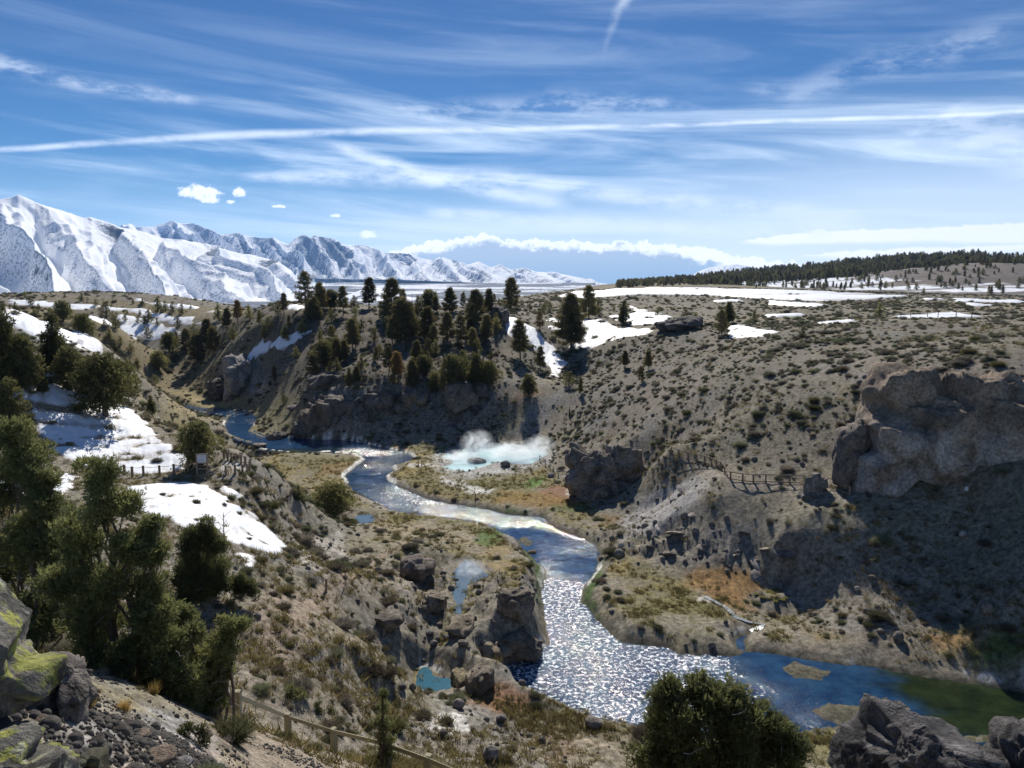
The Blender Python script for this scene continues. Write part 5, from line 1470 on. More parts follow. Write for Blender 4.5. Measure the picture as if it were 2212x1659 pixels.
for a_, b_, c_ in [(270, 380, 320), (330, 470, 370), (490, 400, 350), (700, 385, 345), (880, 420, 330), (680, 640, 420), (170, 520, 430), (1150, 600, 430), (1130, 700, 620), (1370, 560, 510), (1350, 640, 560), (1510, 570, 515), (1490, 660, 590), (1600, 660, 510), (1560, 680, 580), (1700, 690, 600), (1700, 550, 380), (1540, 470, 390), (1250, 720, 580), (1590, 830, 700), (900, 780, 560), (960, 760, 640), (540, 560, 490), (380, 590, 500), (1800, 900, 760), (1720, 1150, 980), (1480, 1160, 1060), (1900, 900, 740), (760, 560, 480), (830, 660, 560), (1040, 480, 400), (1440, 450, 400), (1790, 520, 420), (1870, 540, 430), (1960, 560, 450), (2060, 500, 460), (420, 520, 450), (100, 500, 470), (30, 520, 450), (1220, 640, 560), (1090, 620, 560), (820, 730, 660), (1000, 820, 700), (1180, 840, 720), (1300, 900, 800), (1420, 980, 880), (1240, 980, 860), (950, 690, 600), (600, 480, 420), (1920, 690, 600)]:
    tree(a_ * .2, 566.3 + b_ * .2, 566.3 + c_ * .2, 'J', FZ, None, 1.0)
# trees dotted over the lower wooded hill: the nearest ones, one by one
rgh = np.random.default_rng(77)
cnt = 0
while cnt < 85:
    a = R(rgh.uniform(8.5, 36))
    r = rgh.uniform(690, 1060)
    z_, w_ = zhill(math.degrees(a), r)
    if rgh.uniform() > .25 + .8 * w_:
        continue
    h_ = rgh.uniform(4.5, 9.5)
    tree(None, None, h_, 'p' if rgh.uniform() < .6 else 'j', 'dotted over the lower wooded hill', None, 1.0, (r * sin(a), r * cos(a), z_ - .3))
    cnt += 1
rgr = np.random.default_rng(31)
k_ = 0
while k_ < 52:
    u, v = rgr.uniform(480, 1085), rgr.uniform(668, 845)
    if v > 690 + .42 * (u - 480) and u < 640 or hit(u, v)[1] < 158:
        continue
    kk = 'J' if rgr.uniform() < .62 else 'P'
    tree(u, v, v - (rgr.uniform(14, 34) if kk == 'J' else rgr.uniform(30, 62)), kk, RZ)
    k_ += 1
rt = random.Random(5)
placed = []
for u, v, top, kind, zone, label, wide, p, tone in TREES:
    if p is None:
        p = hit(u, v)
        h_ = (v - top) * mpp(p) * 1.03
    else:
        h_ = top
    px_h = h_ / mpp(p) * S_
    placed.append([p, h_, kind, zone, label, wide, px_h, u if u is not None else 1106 + p[0] / mpp(p)])
placed.sort(key=lambda q: q[7])
cntz = {}
for p, h_, kind, zone, label, wide, px_h, u in placed:
    kk = kind.upper()
    name = {'J': 'juniper', 'P': 'pine', 'D': 'pine', 'S': 'dead_pine'}[kk]
    if label is None:
        key = (name, zone)
        cntz[key] = cntz.get(key, 0) + 1
        label = f"{'bushy dark juniper' if kk == 'J' else 'broad dark pine' if kk == 'D' else 'dark pine'} {zone}, {ordinal(cntz[key])} {name} counting from the left"
    grp = {'single': None, RZ: f'{name}s on the wooded ridge', FZ: 'junipers across the far draw'}.get(zone, f'{name}s dotted over the lower hill')
    rz = rt.uniform(0, 6.28)
    if kk == 'S':
        mb = MB()
        rg = np.random.default_rng(3)
        mb.tube([(0, 0, -.02), (.005, 0, .5), (0, .004, 1)], [.016, .011, .003], 6)
        for i in range(34):
            t_ = .3 + .66 * i / 34
            a = i * 2.4
            L_ = .13 * (1 - t_) ** .5 * rg.uniform(.5, 1.2)
            limb(mb, (0, 0, t_), (cos(a) * L_, sin(a) * L_, t_ + L_ * .15), .004, .001, rg, 3, .1, 3)
        o = link(name, mb.mesh(name), M_BARK)
        o.location, o.scale = p, (h_, h_, h_)
        tag(o, label, 'tree')
        continue
    if px_h < 17:
        o = link(name, rt.choice(SJUN if kk == 'J' else SPIN))
        o.location, o.scale, o.rotation_euler = p, (h_ * wide,) * 2 + (h_,), (0, 0, rz)
        f_ = rt.uniform(1.0, 1.5)
        o.color = (f_, f_ * .97, f_ * .9, 1)
        tag(o, label, 'tree', grp)
    else:
        root = empty(name, p, label, 'tree', grp, rz)
        if kk == 'J':
            tr, cr = JUN[2] if label.startswith('lone') else rt.choice(JUN)
        elif kk == 'D':
            tr, cr = PIN[rt.choice((1, 3))]
        else:
            tr, cr = PIN[rt.choice((0, 2, 4))] if not label.startswith('tall double') else PIN[1]
        for nm, me in (('trunk', tr), ('crown', cr)):
            o = link(nm, me, None, root)
            o.scale = (h_ * wide, h_ * wide, h_)
            if nm == 'crown':
                f_ = rt.uniform(.95, 1.45)
                o.color = (f_, f_ * .97, f_ * .88, 1)
            if nm == 'crown' and kk == 'P' and rt.random() < .08:
                o.color = (1.4, 1.08, .85, 1)


def near_juniper(u, v, lobes, seed, label, p0=None, per=11, tufts=78, ln=.11, twigs=70, trunk_r=.16, sparse=1.0):
    """a large juniper seen close: lobes are (u, v, radius on the display grid, depth offset)"""
    p = hit(u, v) if p0 is None else np.array(p0)
    k = mpp(p)
    rg = np.random.default_rng(seed)
    root = empty('juniper', p, label, 'tree')
    VS, mb, dd = [], MB(), MB()
    for (lu, lv, lr_, dy) in lobes:
        c = P(lu, lv, Y=p[1] + dy) - p
        r = lr_ * k
        nsub = max(int(7 * sparse), 3)
        for j in range(nsub):
            sc = c + unit(rg.normal(size=3)) * r * rg.uniform(.3, .75)
            sr = r * rg.uniform(.38, .6)
            VS.append(clump(sc, sr, max(int(tufts * (sr / .4) ** 1.8), 12), per, ln, ln * .2, rg))
            limb(mb, c * .8 + np.array((0, 0, -.1 * r)), sc, .02, .006, rg, 4, .0, 4)
        limb(mb, (0, 0, min(.3, max(c[2] * .3, -.2))), c, trunk_r * .45, .03, rg, 6, .06, 6)
        for j in range(int(twigs / 4)):
            a = c * rg.uniform(.6, 1.0) + rg.normal(size=3) * r * .45
            e = a + unit(rg.normal(size=3) + np.array((0, -.3, .1))) * rg.uniform(.15, .5)
            limb(dd, a, e, .010, .003, rg, 3, .1, 3)
    ctr = np.mean([P(l[0], l[1], Y=p[1] + l[3]) - p for l in lobes], 0)
    limb(mb, (0, 0, -.3), ctr, trunk_r, trunk_r * .45, rg, 6, .05, 8)
    link('trunk', mb.mesh('trunk', True), M_BARK, root)
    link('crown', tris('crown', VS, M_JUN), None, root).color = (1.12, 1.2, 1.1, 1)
    link('dead_twigs', dd.mesh('dead_twigs'), M_DEAD, root)
    return root


near_juniper(60, 1500, [(45, 960, 60, .5), (80, 1010, 50, 0), (20, 1060, 70, .8), (100, 1090, 50, -.3), (50, 1170, 80, 0), (0, 1250, 80, .5), (110, 1200, 60, -.4), (60, 1310, 80, 0), (130, 1330, 60, -.5)], 700, 'large dense juniper at the left edge above the lichen boulder', (-16.2, 24.5, 15.6), trunk_r=.2)
near_juniper(250, 1520, [(215, 1025, 45, .3), (230, 1100, 62, 0), (170, 1160, 60, .3), (280, 1190, 50, -.2), (150, 1250, 70, .2), (230, 1290, 80, 0), (320, 1140, 40, .4), (335, 1195, 42, .1), (310, 1270, 50, 0), (330, 1350, 60, -.4), (180, 1380, 75, 0), (260, 1430, 75, -.3), (350, 1440, 60, -.2), (400, 1380, 40, .2), (300, 1500, 60, -.4), (390, 1490, 55, -.2)], 701, 'large spreading juniper with grey dead twigs above the front rail fence', (-10.4, 20.5, 16.6), trunk_r=.22)
near_juniper(430, 1530, [(505, 1355, 36, .2), (480, 1400, 40, 0), (440, 1440, 48, 0), (485, 1455, 36, .1), (400, 1330, 34, .2), (430, 1500, 42, -.2), (470, 1500, 32, 0), (360, 1400, 40, 0)], 702, 'lower juniper lobe with drooping branches at the end of the rail fence', (-8.4, 21.5, 15.0), trunk_r=.14)
near_juniper(435, 1292, [(430, 1150, 34, 0), (420, 1185, 40, 0), (450, 1180, 36, .2), (420, 1230, 48, 0), (455, 1230, 42, 0), (400, 1260, 36, 0), (470, 1262, 32, .2), (432, 1270, 48, -.2)], 703, 'compact dark juniper in front of the spotted snow patch', tufts=60, ln=.14, twigs=8)
near_juniper(500, 1300, [(495, 1262, 28, 0), (530, 1280, 28, .2), (515, 1255, 22, .2)], 704, 'low dark juniper bush right of the compact dark juniper', tufts=50, ln=.14, twigs=8, trunk_r=.06)
near_juniper(1560, 1800, [(1500, 1490, 40, .2), (1450, 1510, 44, 0), (1560, 1520, 55, .2), (1420, 1560, 50, 0), (1490, 1570, 60, -.3), (1590, 1580, 60, 0), (1650, 1570, 50, .2), (1700, 1620, 55, 0), (1400, 1630, 50, 0), (1470, 1650, 60, -.4), (1560, 1650, 70, -.3), (1640, 1670, 60, -.2), (1730, 1690, 50, 0), (1535, 1535, 55, 0), (1610, 1545, 58, .1), (1670, 1600, 52, -.1), (1580, 1620, 60, -.4), (1500, 1720, 80, 0), (1620, 1740, 80, 0)], 705, 'round olive juniper top at the bottom of the view right of centre', (4.9, 17.5, 15.7), trunk_r=.2)
near_juniper(828, 1665, [(826, 1500, 10, 0), (826, 1530, 16, 0), (818, 1560, 20, 0), (836, 1562, 18, 0), (822, 1592, 26, 0), (842, 1600, 22, 0), (815, 1625, 28, 0), (845, 1632, 24, 0), (828, 1650, 26, 0)], 706, 'slim sparse young juniper just behind the front rail fence', tufts=34, per=9, ln=.1, twigs=6, trunk_r=.05, sparse=.6)
near_juniper(430, 1610, [(410, 1570, 20, 0), (430, 1580, 22, 0), (395, 1585, 18, 0), (440, 1600, 18, 0)], 707, 'knee high green juniper seedling on the gravel ledge', tufts=160, per=9, ln=.06, twigs=4, trunk_r=.02, sparse=.7)
near_juniper(640, 1515, [(625, 1495, 18, 0), (650, 1500, 16, 0)], 708, 'small olive bush just beyond the front rail fence', tufts=60, per=9, ln=.1, twigs=4, trunk_r=.03, sparse=.7)
near_juniper(700, 1545, [(690, 1530, 16, 0), (712, 1535, 16, 0)], 709, 'olive green bush further along beyond the front rail fence', tufts=60, per=9, ln=.1, twigs=4, trunk_r=.03, sparse=.7)


def collection_of(name, meshes, mats=None):
    cl_ = bpy.data.collections.new(name)
    for i, me in enumerate(meshes):
        o = bpy.data.objects.new(name, me)
        if mats:
            o.color = mats
        cl_.objects.link(o)
    return cl_


def scatter(name, pts, scl, coll, label, flatten=None, tilt=.15):
    """many small things nobody could count, as one object: instances on points"""
    pts = np.asarray(pts, np.float32)
    me = bpy.data.meshes.new(name)
    me.vertices.add(len(pts))
    me.vertices.foreach_set('co', pts.ravel())
    rg = np.random.default_rng(len(pts))
    for nm, arr in (('size', scl), ('turn', rg.uniform(0, 6.28, len(pts)))):
        a = me.attributes.new(nm, 'FLOAT', 'POINT')
        a.data.foreach_set('value', np.asarray(arr, np.float32))
    o = link(name, me)
    ng = bpy.data.node_groups.new(name, 'GeometryNodeTree')
    ng.interface.new_socket('Geometry', in_out='INPUT', socket_type='NodeSocketGeometry')
    ng.interface.new_socket('Geometry', in_out='OUTPUT', socket_type='NodeSocketGeometry')
    gi, go = ng.nodes.new('NodeGroupInput'), ng.nodes.new('NodeGroupOutput')
    ip = ng.nodes.new('GeometryNodeInstanceOnPoints')
    ci = ng.nodes.new('GeometryNodeCollectionInfo')
    ci.inputs['Collection'].default_value = coll
    ci.inputs['Separate Children'].default_value = True
    ci.inputs['Reset Children'].default_value = True
    ip.inputs['Pick Instance'].default_value = True
    s1 = ng.nodes.new('GeometryNodeInputNamedAttribute'); s1.data_type = 'FLOAT'; s1.inputs[0].default_value = 'size'
    s2_ = ng.nodes.new('GeometryNodeInputNamedAttribute'); s2_.data_type = 'FLOAT'; s2_.inputs[0].default_value = 'turn'
    cx = ng.nodes.new('ShaderNodeCombineXYZ')
    cx.inputs[0].default_value = tilt
    lk = ng.links.new
    lk(gi.outputs[0], ip.inputs['Points'])
    lk(ci.outputs[0], ip.inputs['Instance'])
    lk(s2_.outputs[0], cx.inputs[2])
    lk(cx.outputs[0], ip.inputs['Rotation'])
    lk(s1.outputs[0], ip.inputs['Scale'])
    lk(ip.outputs[0], go.inputs[0])
    md = o.modifiers.new('scatter', 'NODES')
    md.node_group = ng
    return tag(o, label, kind='stuff')


def sage_proto(seed, nb, ln=.42, w=.022, flatter=.75):
    """unit-width sagebrush: twiggy blades out of a low dome"""
    rg = np.random.default_rng(seed)
    VS = []
    cl_ = max(nb // 40, 3)
    for i in range(cl_):
        a = i * 2.4 + rg.uniform(-.5, .5)
        rr = .3 * math.sqrt((i + .3) / cl_)
        c = np.array((cos(a) * rr, sin(a) * rr, .16 + .12 * rg.uniform()))
        m_ = nb // cl_
        d = unit(rg.normal(size=(m_, 3)) * (1, 1, .8) + (cos(a) * .35, sin(a) * .35, .75))
        tone = np.clip(rg.normal(.4, .25) + .35 * (d[:, 2] - .5) + rg.normal(0, .12, m_), 0, 1)
        VS.append(blades(c + d * rg.uniform(0, .16, m_)[:, None] - (0, 0, .14), d * (1, 1, flatter), ln * .62, w, rg, tone))
    return tris('sagebrush', VS, M_SAGE)


SAGE_FAR = [sage_proto(720 + i, 300, .5, .026) for i in range(6)]
SAGE_MID = [sage_proto(730 + i, 800, .46, .015) for i in range(5)]
SAGE_NEAR = [sage_proto(740 + i, 1800, .48, .011) for i in range(4)]
DENS = .9 * sstep(.02, .16, SLOPE) + .06
DENS *= .22 + 1.15 * sstep(-.2, .4, fbm(X * .13, Yg * .13, seed=201, oct=5, gain=.65) + .45 * f2)
DENS *= sstep(.4, 1.8, -RIV) * (1 - .8 * SNOWM)
DENS *= 1 - .96 * flat * sstep(3, .6, Z)
DENS = np.where(GR > 150, np.maximum(DENS, .2 * (1 - SNOWM)), DENS)
for nm, (lev, pl, s2, sd) in POOLS.items():
    DENS[s2] *= sstep(.4, 3, -sd)
DENS[paved_s] *= 1 - paved_m


def thin(poly, k, feather=1.5):
    s2, m_ = mask(poly, feather, 1.0)
    DENS[s2] *= 1 - m_ * (1 - k)


def thick(poly, k, feather=2):
    s2, m_ = mask(poly, feather, 1.5)
    DENS[s2] = DENS[s2] + m_ * k


thin([(1330, 1130), (1400, 1060), (1470, 1028), (1700, 1060), (1800, 1150), (2050, 1330), (1700, 1330), (1450, 1240), (1330, 1200)], .08)
thin([(1420, 965), (1500, 985), (1580, 1018), (1660, 1030), (1840, 1040), (1840, 1085), (1660, 1075), (1560, 1060), (1500, 1020), (1420, 990)], .12, .6)
thin([(1900, 1070), (2300, 1010), (2300, 1340), (2000, 1240)], .15)
thin([(150, 1520), (420, 1540), (520, 1659), (150, 1659)], .06, .5)
thin([(1080, 930), (1150, 870), (1230, 835), (1250, 850), (1180, 910), (1120, 960)], .15)
thin([(560, 1270), (720, 1260), (740, 1330), (640, 1440), (540, 1420)], .4)
thin([(900, 1500), (1250, 1540), (1500, 1659), (900, 1659)], .12)
thin([(1010, 1270), (1130, 1240), (1172, 1290), (1178, 1400), (1090, 1420), (980, 1440), (950, 1380)], .12)
thin([(400, 1500), (520, 1520), (740, 1600), (960, 1659), (960, 1800), (600, 1700), (380, 1600)], .2, .5)
thin([(700, 1260), (900, 1200), (960, 1400), (900, 1520), (700, 1560), (560, 1500)], .6)
thin([(640, 1150), (735, 1145), (755, 1205), (690, 1235), (640, 1215)], .25)
thin([(280, 830), (480, 800), (520, 850), (640, 850), (660, 930), (440, 870)], .35)
thick([(500, 1030), (620, 1040), (720, 1150), (660, 1200), (600, 1120)], .35)
thick([(1430, 860), (1900, 800), (1850, 960), (1450, 960)], .06)
thick([(680, 1290), (860, 1230), (900, 1420), (760, 1420)], .2)
thick([(600, 1330), (760, 1330), (760, 1400), (640, 1420)], .1)
rgs = np.random.default_rng(11)
Ncand = 220000
rr = np.sqrt(rgs.uniform(9 ** 2, 300 ** 2, Ncand))
aa = rgs.uniform(R(-38), R(38), Ncand)
dl = bil(DENS, aa, np.log(rr)) * np.where(rr > 190, .35, 1) * np.clip(rr / 40, .5, 1)
area = .5 * (R(76)) * (300 ** 2 - 81)
keep = rgs.uniform(0, 1, Ncand) < np.clip(dl * area / Ncand, 0, 1)
rr, aa = rr[keep], aa[keep]
sx_, sy_ = rr * np.sin(aa), rr * np.cos(aa)
sz_ = zg(sx_, sy_)
ssz = np.clip(rgs.lognormal(-.5, .5, len(rr)), .22, 1.9) * np.where(rr > 190, 1.35, 1.0) * np.clip(rr / 45, .62, 1)
order = np.argsort(-ssz / rr)


def seen(p):
    """does the straight line from the lookout to p clear the ground"""
    a, r = math.atan2(p[0], p[1]), math.hypot(p[0], p[1])
    rs = np.exp(gl)
    q = (rs < r * .985) & (rs > 3)
    zr = bil(Z, np.full(q.sum(), a), gl[q])
    return not (zr > CAMZ + (p[2] + .35 - CAMZ) * rs[q] / r).any()


def frame(p):
    dep = p[1] * cp + (CAMZ - p[2]) * sp
    x = p[0] / dep * F_ / S_ + 1106
    y = 829.5 - (-(CAMZ - p[2]) * cp + p[1] * sp) / dep * F_ / S_
    return x, y


MARKS = [(hit(*uv), nm) for nm, uv in {'path sign': (440, 1036), 'lone round juniper': (722, 1120), 'hot spring': (1080, 1005), 'craggy stump': (1310, 1085), 'rock wall': (1960, 1050), 'teal pool': (935, 1490), 'upper steaming pool': (1015, 1260), 'rail fence bend': (1578, 1036), 'blocky dark boulder': (1637, 1250), 'compact dark juniper': (435, 1290), 'front rail fence': (622, 1600), 'wooden trail post': (705, 1275), 'spotted snow patch': (460, 1110), 'slim young juniper': (828, 1660), 'black knobby outcrop': (896, 1215), 'snow chute': (1210, 805), 'rail fence end': (1739, 1045)}.items()]
used = set()


def where(p):
    ds = sorted(((math.hypot(p[0] - m[0][0], p[1] - m[0][1]), m) for m in MARKS), key=lambda q: q[0])
    outs = []
    for d, (m, nm) in ds[:6]:
        dx, dy = p[0] - m[0], p[1] - m[1]
        f = lambda q: f'{max(round(q), 1)}'
        side, dep = ('right' if dx > 0 else 'left'), ('beyond' if dy > 0 else 'before')
        if abs(dx) < .5:
            outs.append(f'{f(abs(dy))} m {dep} the {nm}')
        elif abs(dy) < .5:
            outs.append(f'{f(abs(dx))} m {side} of the {nm}')
        else:
            outs.append(f'{f(abs(dx))} m {side} and {f(abs(dy))} m {dep} the {nm}')
    return outs


solo = []
for i in order:
    p = np.array((sx_[i], sy_[i], sz_[i]))
    fx, fy = frame(p)
    if not (-10 < fx < 2222 and fy < 1680) or not seen(p):
        continue
    solo.append(i)
    if len(solo) == 290:
        break
solo_set = set(solo)
for i in solo:
    p = (sx_[i], sy_[i], sz_[i])
    k = ssz[i]
    pxw = k / mpp(p) * S_
    o = link('sagebrush', rt.choice(SAGE_NEAR if pxw > 14 else SAGE_MID))
    o.location = (p[0], p[1], p[2] - .03)
    o.scale = (k, k, k * rt.uniform(.75, 1.1))
    o.rotation_euler = (0, 0, rt.uniform(0, 6.28))
    pale = rt.random()
    o.color = (1.1, 1.1, 1.15, 1) if pale < .4 else (.8, .74, .68, 1) if pale < .8 else (.9, .86, .55, 1)
    tone_ = 'pale grey' if pale < .4 else 'brown' if pale < .8 else 'olive'
    lab = None
    for w_ in where(p):
        for pre in (f'{tone_} sagebrush', f"{'low' if k < .7 else 'broad'} {tone_} sagebrush"):
            if len((pre + ' ' + w_).split()) > 16:
                continue
            if pre + ' ' + w_ not in used:
                lab = pre + ' ' + w_
                break
        if lab:
            break
    lab = lab or f'{tone_} sagebrush ' + where(p)[0]
    used.add(lab)
    tag(o, lab, 'shrub', 'single sagebrush bushes on the slopes')
rest = np.array([i not in solo_set for i in range(len(rr))])
pts = np.stack([sx_, sy_, sz_ - .03], 1)
mid = rest & (rr < 75)
scatter('sagebrush_cover', pts[mid], ssz[mid], collection_of('sagebrush', SAGE_MID), 'small sagebrush and twiggy scrub covering the nearer slopes')
far = rest & (rr >= 75)
scatter('sagebrush_cover', pts[far], ssz[far], collection_of('sagebrush', SAGE_FAR), 'sagebrush dotting the far hillsides and plateau')
print('shrubs', len(rr), 'mid', mid.sum(), 'far', far.sum())
nf = 26000
rf = np.sqrt(rgs.uniform(290 ** 2, 700 ** 2, nf))
af = rgs.uniform(R(-38), R(38), nf)
okf = (rgs.uniform(0, 1, nf) < .25 + .75 * sstep(-.2, .3, fbm(rf * np.sin(af) * .02, rf * np.cos(af) * .02, seed=231, oct=4))) & (bil(SNOWM, af, np.log(rf)) < .3)
rf, af = rf[okf], af[okf]
fx_, fy_ = rf * np.sin(af), rf * np.cos(af)
scatter('sagebrush_cover', np.stack([fx_, fy_, zg(fx_, fy_) - .05], 1), np.clip(rgs.lognormal(.15, .4, len(rf)), .5, 3), collection_of('sagebrush', SAGE_FAR), 'sagebrush flecks over the distant plateau')
# loose stones
thin_done = True
rgq = np.random.default_rng(12)
Nst = 60000
r_ = np.exp(rgq.uniform(math.log(9), math.log(150), Nst))
a_ = rgq.uniform(R(-37), R(37), Nst)
rub_ = np.zeros(Z.shape)
s2, m_ = mask([(1270, 1150), (1330, 1120), (1500, 1110), (1700, 1180), (1690, 1240), (1500, 1230), (1300, 1210)], 2, 1.5)
rub_[s2] = m_
rub_b = bil(rub_, a_, np.log(r_))
rk_ = .0 * rub_b + bil(rocky, a_, np.log(r_)) + .10 * bil(sstep(.1, .4, SLOPE), a_, np.log(r_)) + .25 * (r_ < 14)
ok = (rgq.uniform(0, 1, Nst) < rk_ * .55) & (bil(RIV, a_, np.log(r_)) < -.3) & (bil(SNOWM, a_, np.log(r_)) < .3)
r_, a_ = r_[ok], a_[ok]
px_, py_ = r_ * np.sin(a_), r_ * np.cos(a_)
sc_ = np.clip(rgq.lognormal(0, .6, len(r_)), .3, 4) * np.clip(r_ * .0021, .014, .2) * (1 + .4 * (bil(rub_, a_, np.log(r_)) > .3))
Ng_ = 45000
rn, an = np.exp(rgq.uniform(math.log(6.5), math.log(26), Ng_)), rgq.uniform(R(-36), R(-6), Ng_)
okn = rgq.uniform(0, 1, Ng_) < np.clip(.15 + 1.1 * fbm(rn * np.sin(an) * .5, rn * np.cos(an) * .5, seed=221, oct=3) + .5 * (rn < 14), 0, 1)
px_, py_ = np.concatenate([px_, (rn * np.sin(an))[okn]]), np.concatenate([py_, (rn * np.cos(an))[okn]])
sc_ = np.concatenate([sc_, np.clip(rgq.lognormal(-3.55, .6, Ng_), .012, .2)[okn]])
scatter('rubble', np.stack([px_, py_, zg(px_, py_) + sc_ * .1], 1), sc_, collection_of('stone', PEBBLES, (1.75, 1.65, 1.55, 1)), 'loose stones and rubble strewn over the slopes', tilt=.3)
# wood on the upper hill
rgw = np.random.default_rng(13)
hp, hs2 = [], []
for a0, r0_, u_ in zip(rgw.uniform(7.5, 38, 9000), rgw.uniform(760, 1640, 9000), rgw.uniform(0, 1, 9000)):
    z_, w_ = zhill(a0, r0_)
    if u_ < w_ * .6 + .13:
        hp.append((r0_ * sin(R(a0)), r0_ * cos(R(a0)), z_ - .3))
        hs2.append(rgw.uniform(6, 12.5) * (.55 + .45 * w_))
scatter('woodland', hp, hs2, collection_of('pine', SPIN[:2] + SJUN[:1]), 'dense dark wood along the crest of the far hill', tilt=0.0)
# ------------------------------------------------------------------ near rocks
def lichen(V, tn):
    nz = fbm(V[:, 0] * 3.2, V[:, 1] * 3.2, V[:, 2] * 3.2, seed=62, oct=5, gain=.6)
    n2 = fbm(V[:, 0] * 9, V[:, 1] * 9, V[:, 2] * 9, seed=63, oct=4, gain=.6)
    w = (sstep(.1, .26, .7 * nz + .75 * n2) * .8)[:, None]
    tn = tn * (1 - w) + np.array((.34, .35, .07)) * w
    w = (sstep(.3, .5, n2 - .3 * nz) * .8)[:, None]
    return tn * (1 - w) + np.array((.4, .39, .34)) * w


def drk(V, tn):
    n2 = fbm(V[:, 0] * 5, V[:, 1] * 5, V[:, 2] * 5, seed=64, oct=5, gain=.65, ridged=True)
    w = (sstep(.55, .8, n2) * .7)[:, None]
    return tn * (1 - w) + np.array((.24, .23, .22)) * w


outcrop('boulder', P(-95, 1470, Y=4.4), [L(-140, 1420, 4.6, 165, 165, .5), L(-65, 1470, 4.6, 140, 75, .45), L(-170, 1640, 4.6, 150, 180, .5)], 571, 'big rounded boulder with yellow green lichen at the left edge', 'boulder', rough=.09, fr=2.6, tintf=lichen, tints=((.2, .185, .16), (.075, .072, .062)), crag=3, facets=5)
outcrop('boulder', P(20, 1680, Y=3.9), [L(-10, 1700, 4.0, 95, 84, .4), L(72, 1735, 4.0, 62, 92, .4), L(-90, 1740, 4, 120, 130, .45)], 572, 'bright lichen crusted boulder at the lower left corner', 'boulder', rough=.07, fr=3.2, tintf=lichen, tints=((.17, .16, .14), (.07, .068, .058)), crag=3, facets=5)
outcrop('boulder', P(200, 1645, Y=5.4), [L(186, 1690, 5.4, 34, 40, .25), L(166, 1700, 5.4, 40, 42, .25)], 573, 'dark green grey boulder right of the lichen crusted boulder', 'boulder', sub=5, rough=.05, fr=3, tints=((.12, .115, .075), (.07, .065, .045)), crag=3, facets=5)
outcrop('rock_outcrop', P(150, 1445, Y=8.4), [L(140, 1462, 8.4, 26, 30, .35), L(168, 1485, 8.3, 28, 28, .35), L(125, 1505, 8.3, 38, 38, .4), L(190, 1525, 8.3, 24, 22, .3)], 574, 'rough pitted rock knob under the large juniper', 'rock outcrop', sub=5, rough=.18, fr=2.4, tints=((.22, .19, .165), (.07, .06, .053)), blocky=1.6)
outcrop('rock_outcrop', P(1985, 1630, Y=9), [L(1950, 1612, 9.3, 66, 68, .7), L(1885, 1662, 9.3, 66, 80, .7), L(2025, 1640, 9.3, 80, 66, .8), L(1990, 1725, 9.3, 160, 100, .9), L(2095, 1715, 9.4, 85, 70, .8)], 575, 'dark jagged rock rising at the bottom of the view in front of the green water', 'rock outcrop', rough=.3, fr=1.5, tintf=drk, tints=((.13, .12, .115), (.05, .047, .046)), blocky=1.0)
outcrop('rock_outcrop', P(2240, 1640, Y=9.4), [L(2240, 1645, 9.6, 55, 64, .6), L(2290, 1680, 9.6, 95, 110, .8), L(2215, 1705, 9.6, 70, 60, .6)], 576, 'dark rock in the lower right corner', 'rock outcrop', sub=5, rough=.26, fr=1.5, tintf=drk, tints=((.13, .12, .115), (.05, .047, .046)), blocky=1.0)
for u, v, w, hr_, tone, lab in [(340, 1640, 130, .32, (1.6, 1.35, 1.15), 'flat pinkish slab set in the gravel ledge'), (300, 1590, 90, .3, (1.5, 1.3, 1.1), 'low tan slab on the gravel ledge'), (395, 1650, 80, .4, (1.4, 1.45, 1.6), 'pale bluish rock at the front of the gravel ledge'), (440, 1590, 60, .4, (1.3, 1.2, 1.1), 'tan rock by the juniper seedling'), (250, 1555, 50, .4, (1.1, 1.1, 1.15), 'grey stone behind the dry grass tuft'), (490, 1600, 60, .35, (1.3, 1.15, 1.05), 'flat rock near the low end of the rail fence'), (90, 1560, 70, .5, (1.2, 1.0, .9), 'tan stone wedged beside the lichen boulder')]:
    p = hit(u, v)
    k = mpp(p) * w
    o = link('boulder', ROCKS[(u // 7) % len(ROCKS)])
    o.location, o.scale, o.rotation_euler = (p[0], p[1], p[2] + .03 * k), (k * .5, k * .42, k * hr_ * .5), (.1, -.1, u)
    o.color = (*tone, 1)
    tag(o, lab, 'boulder')


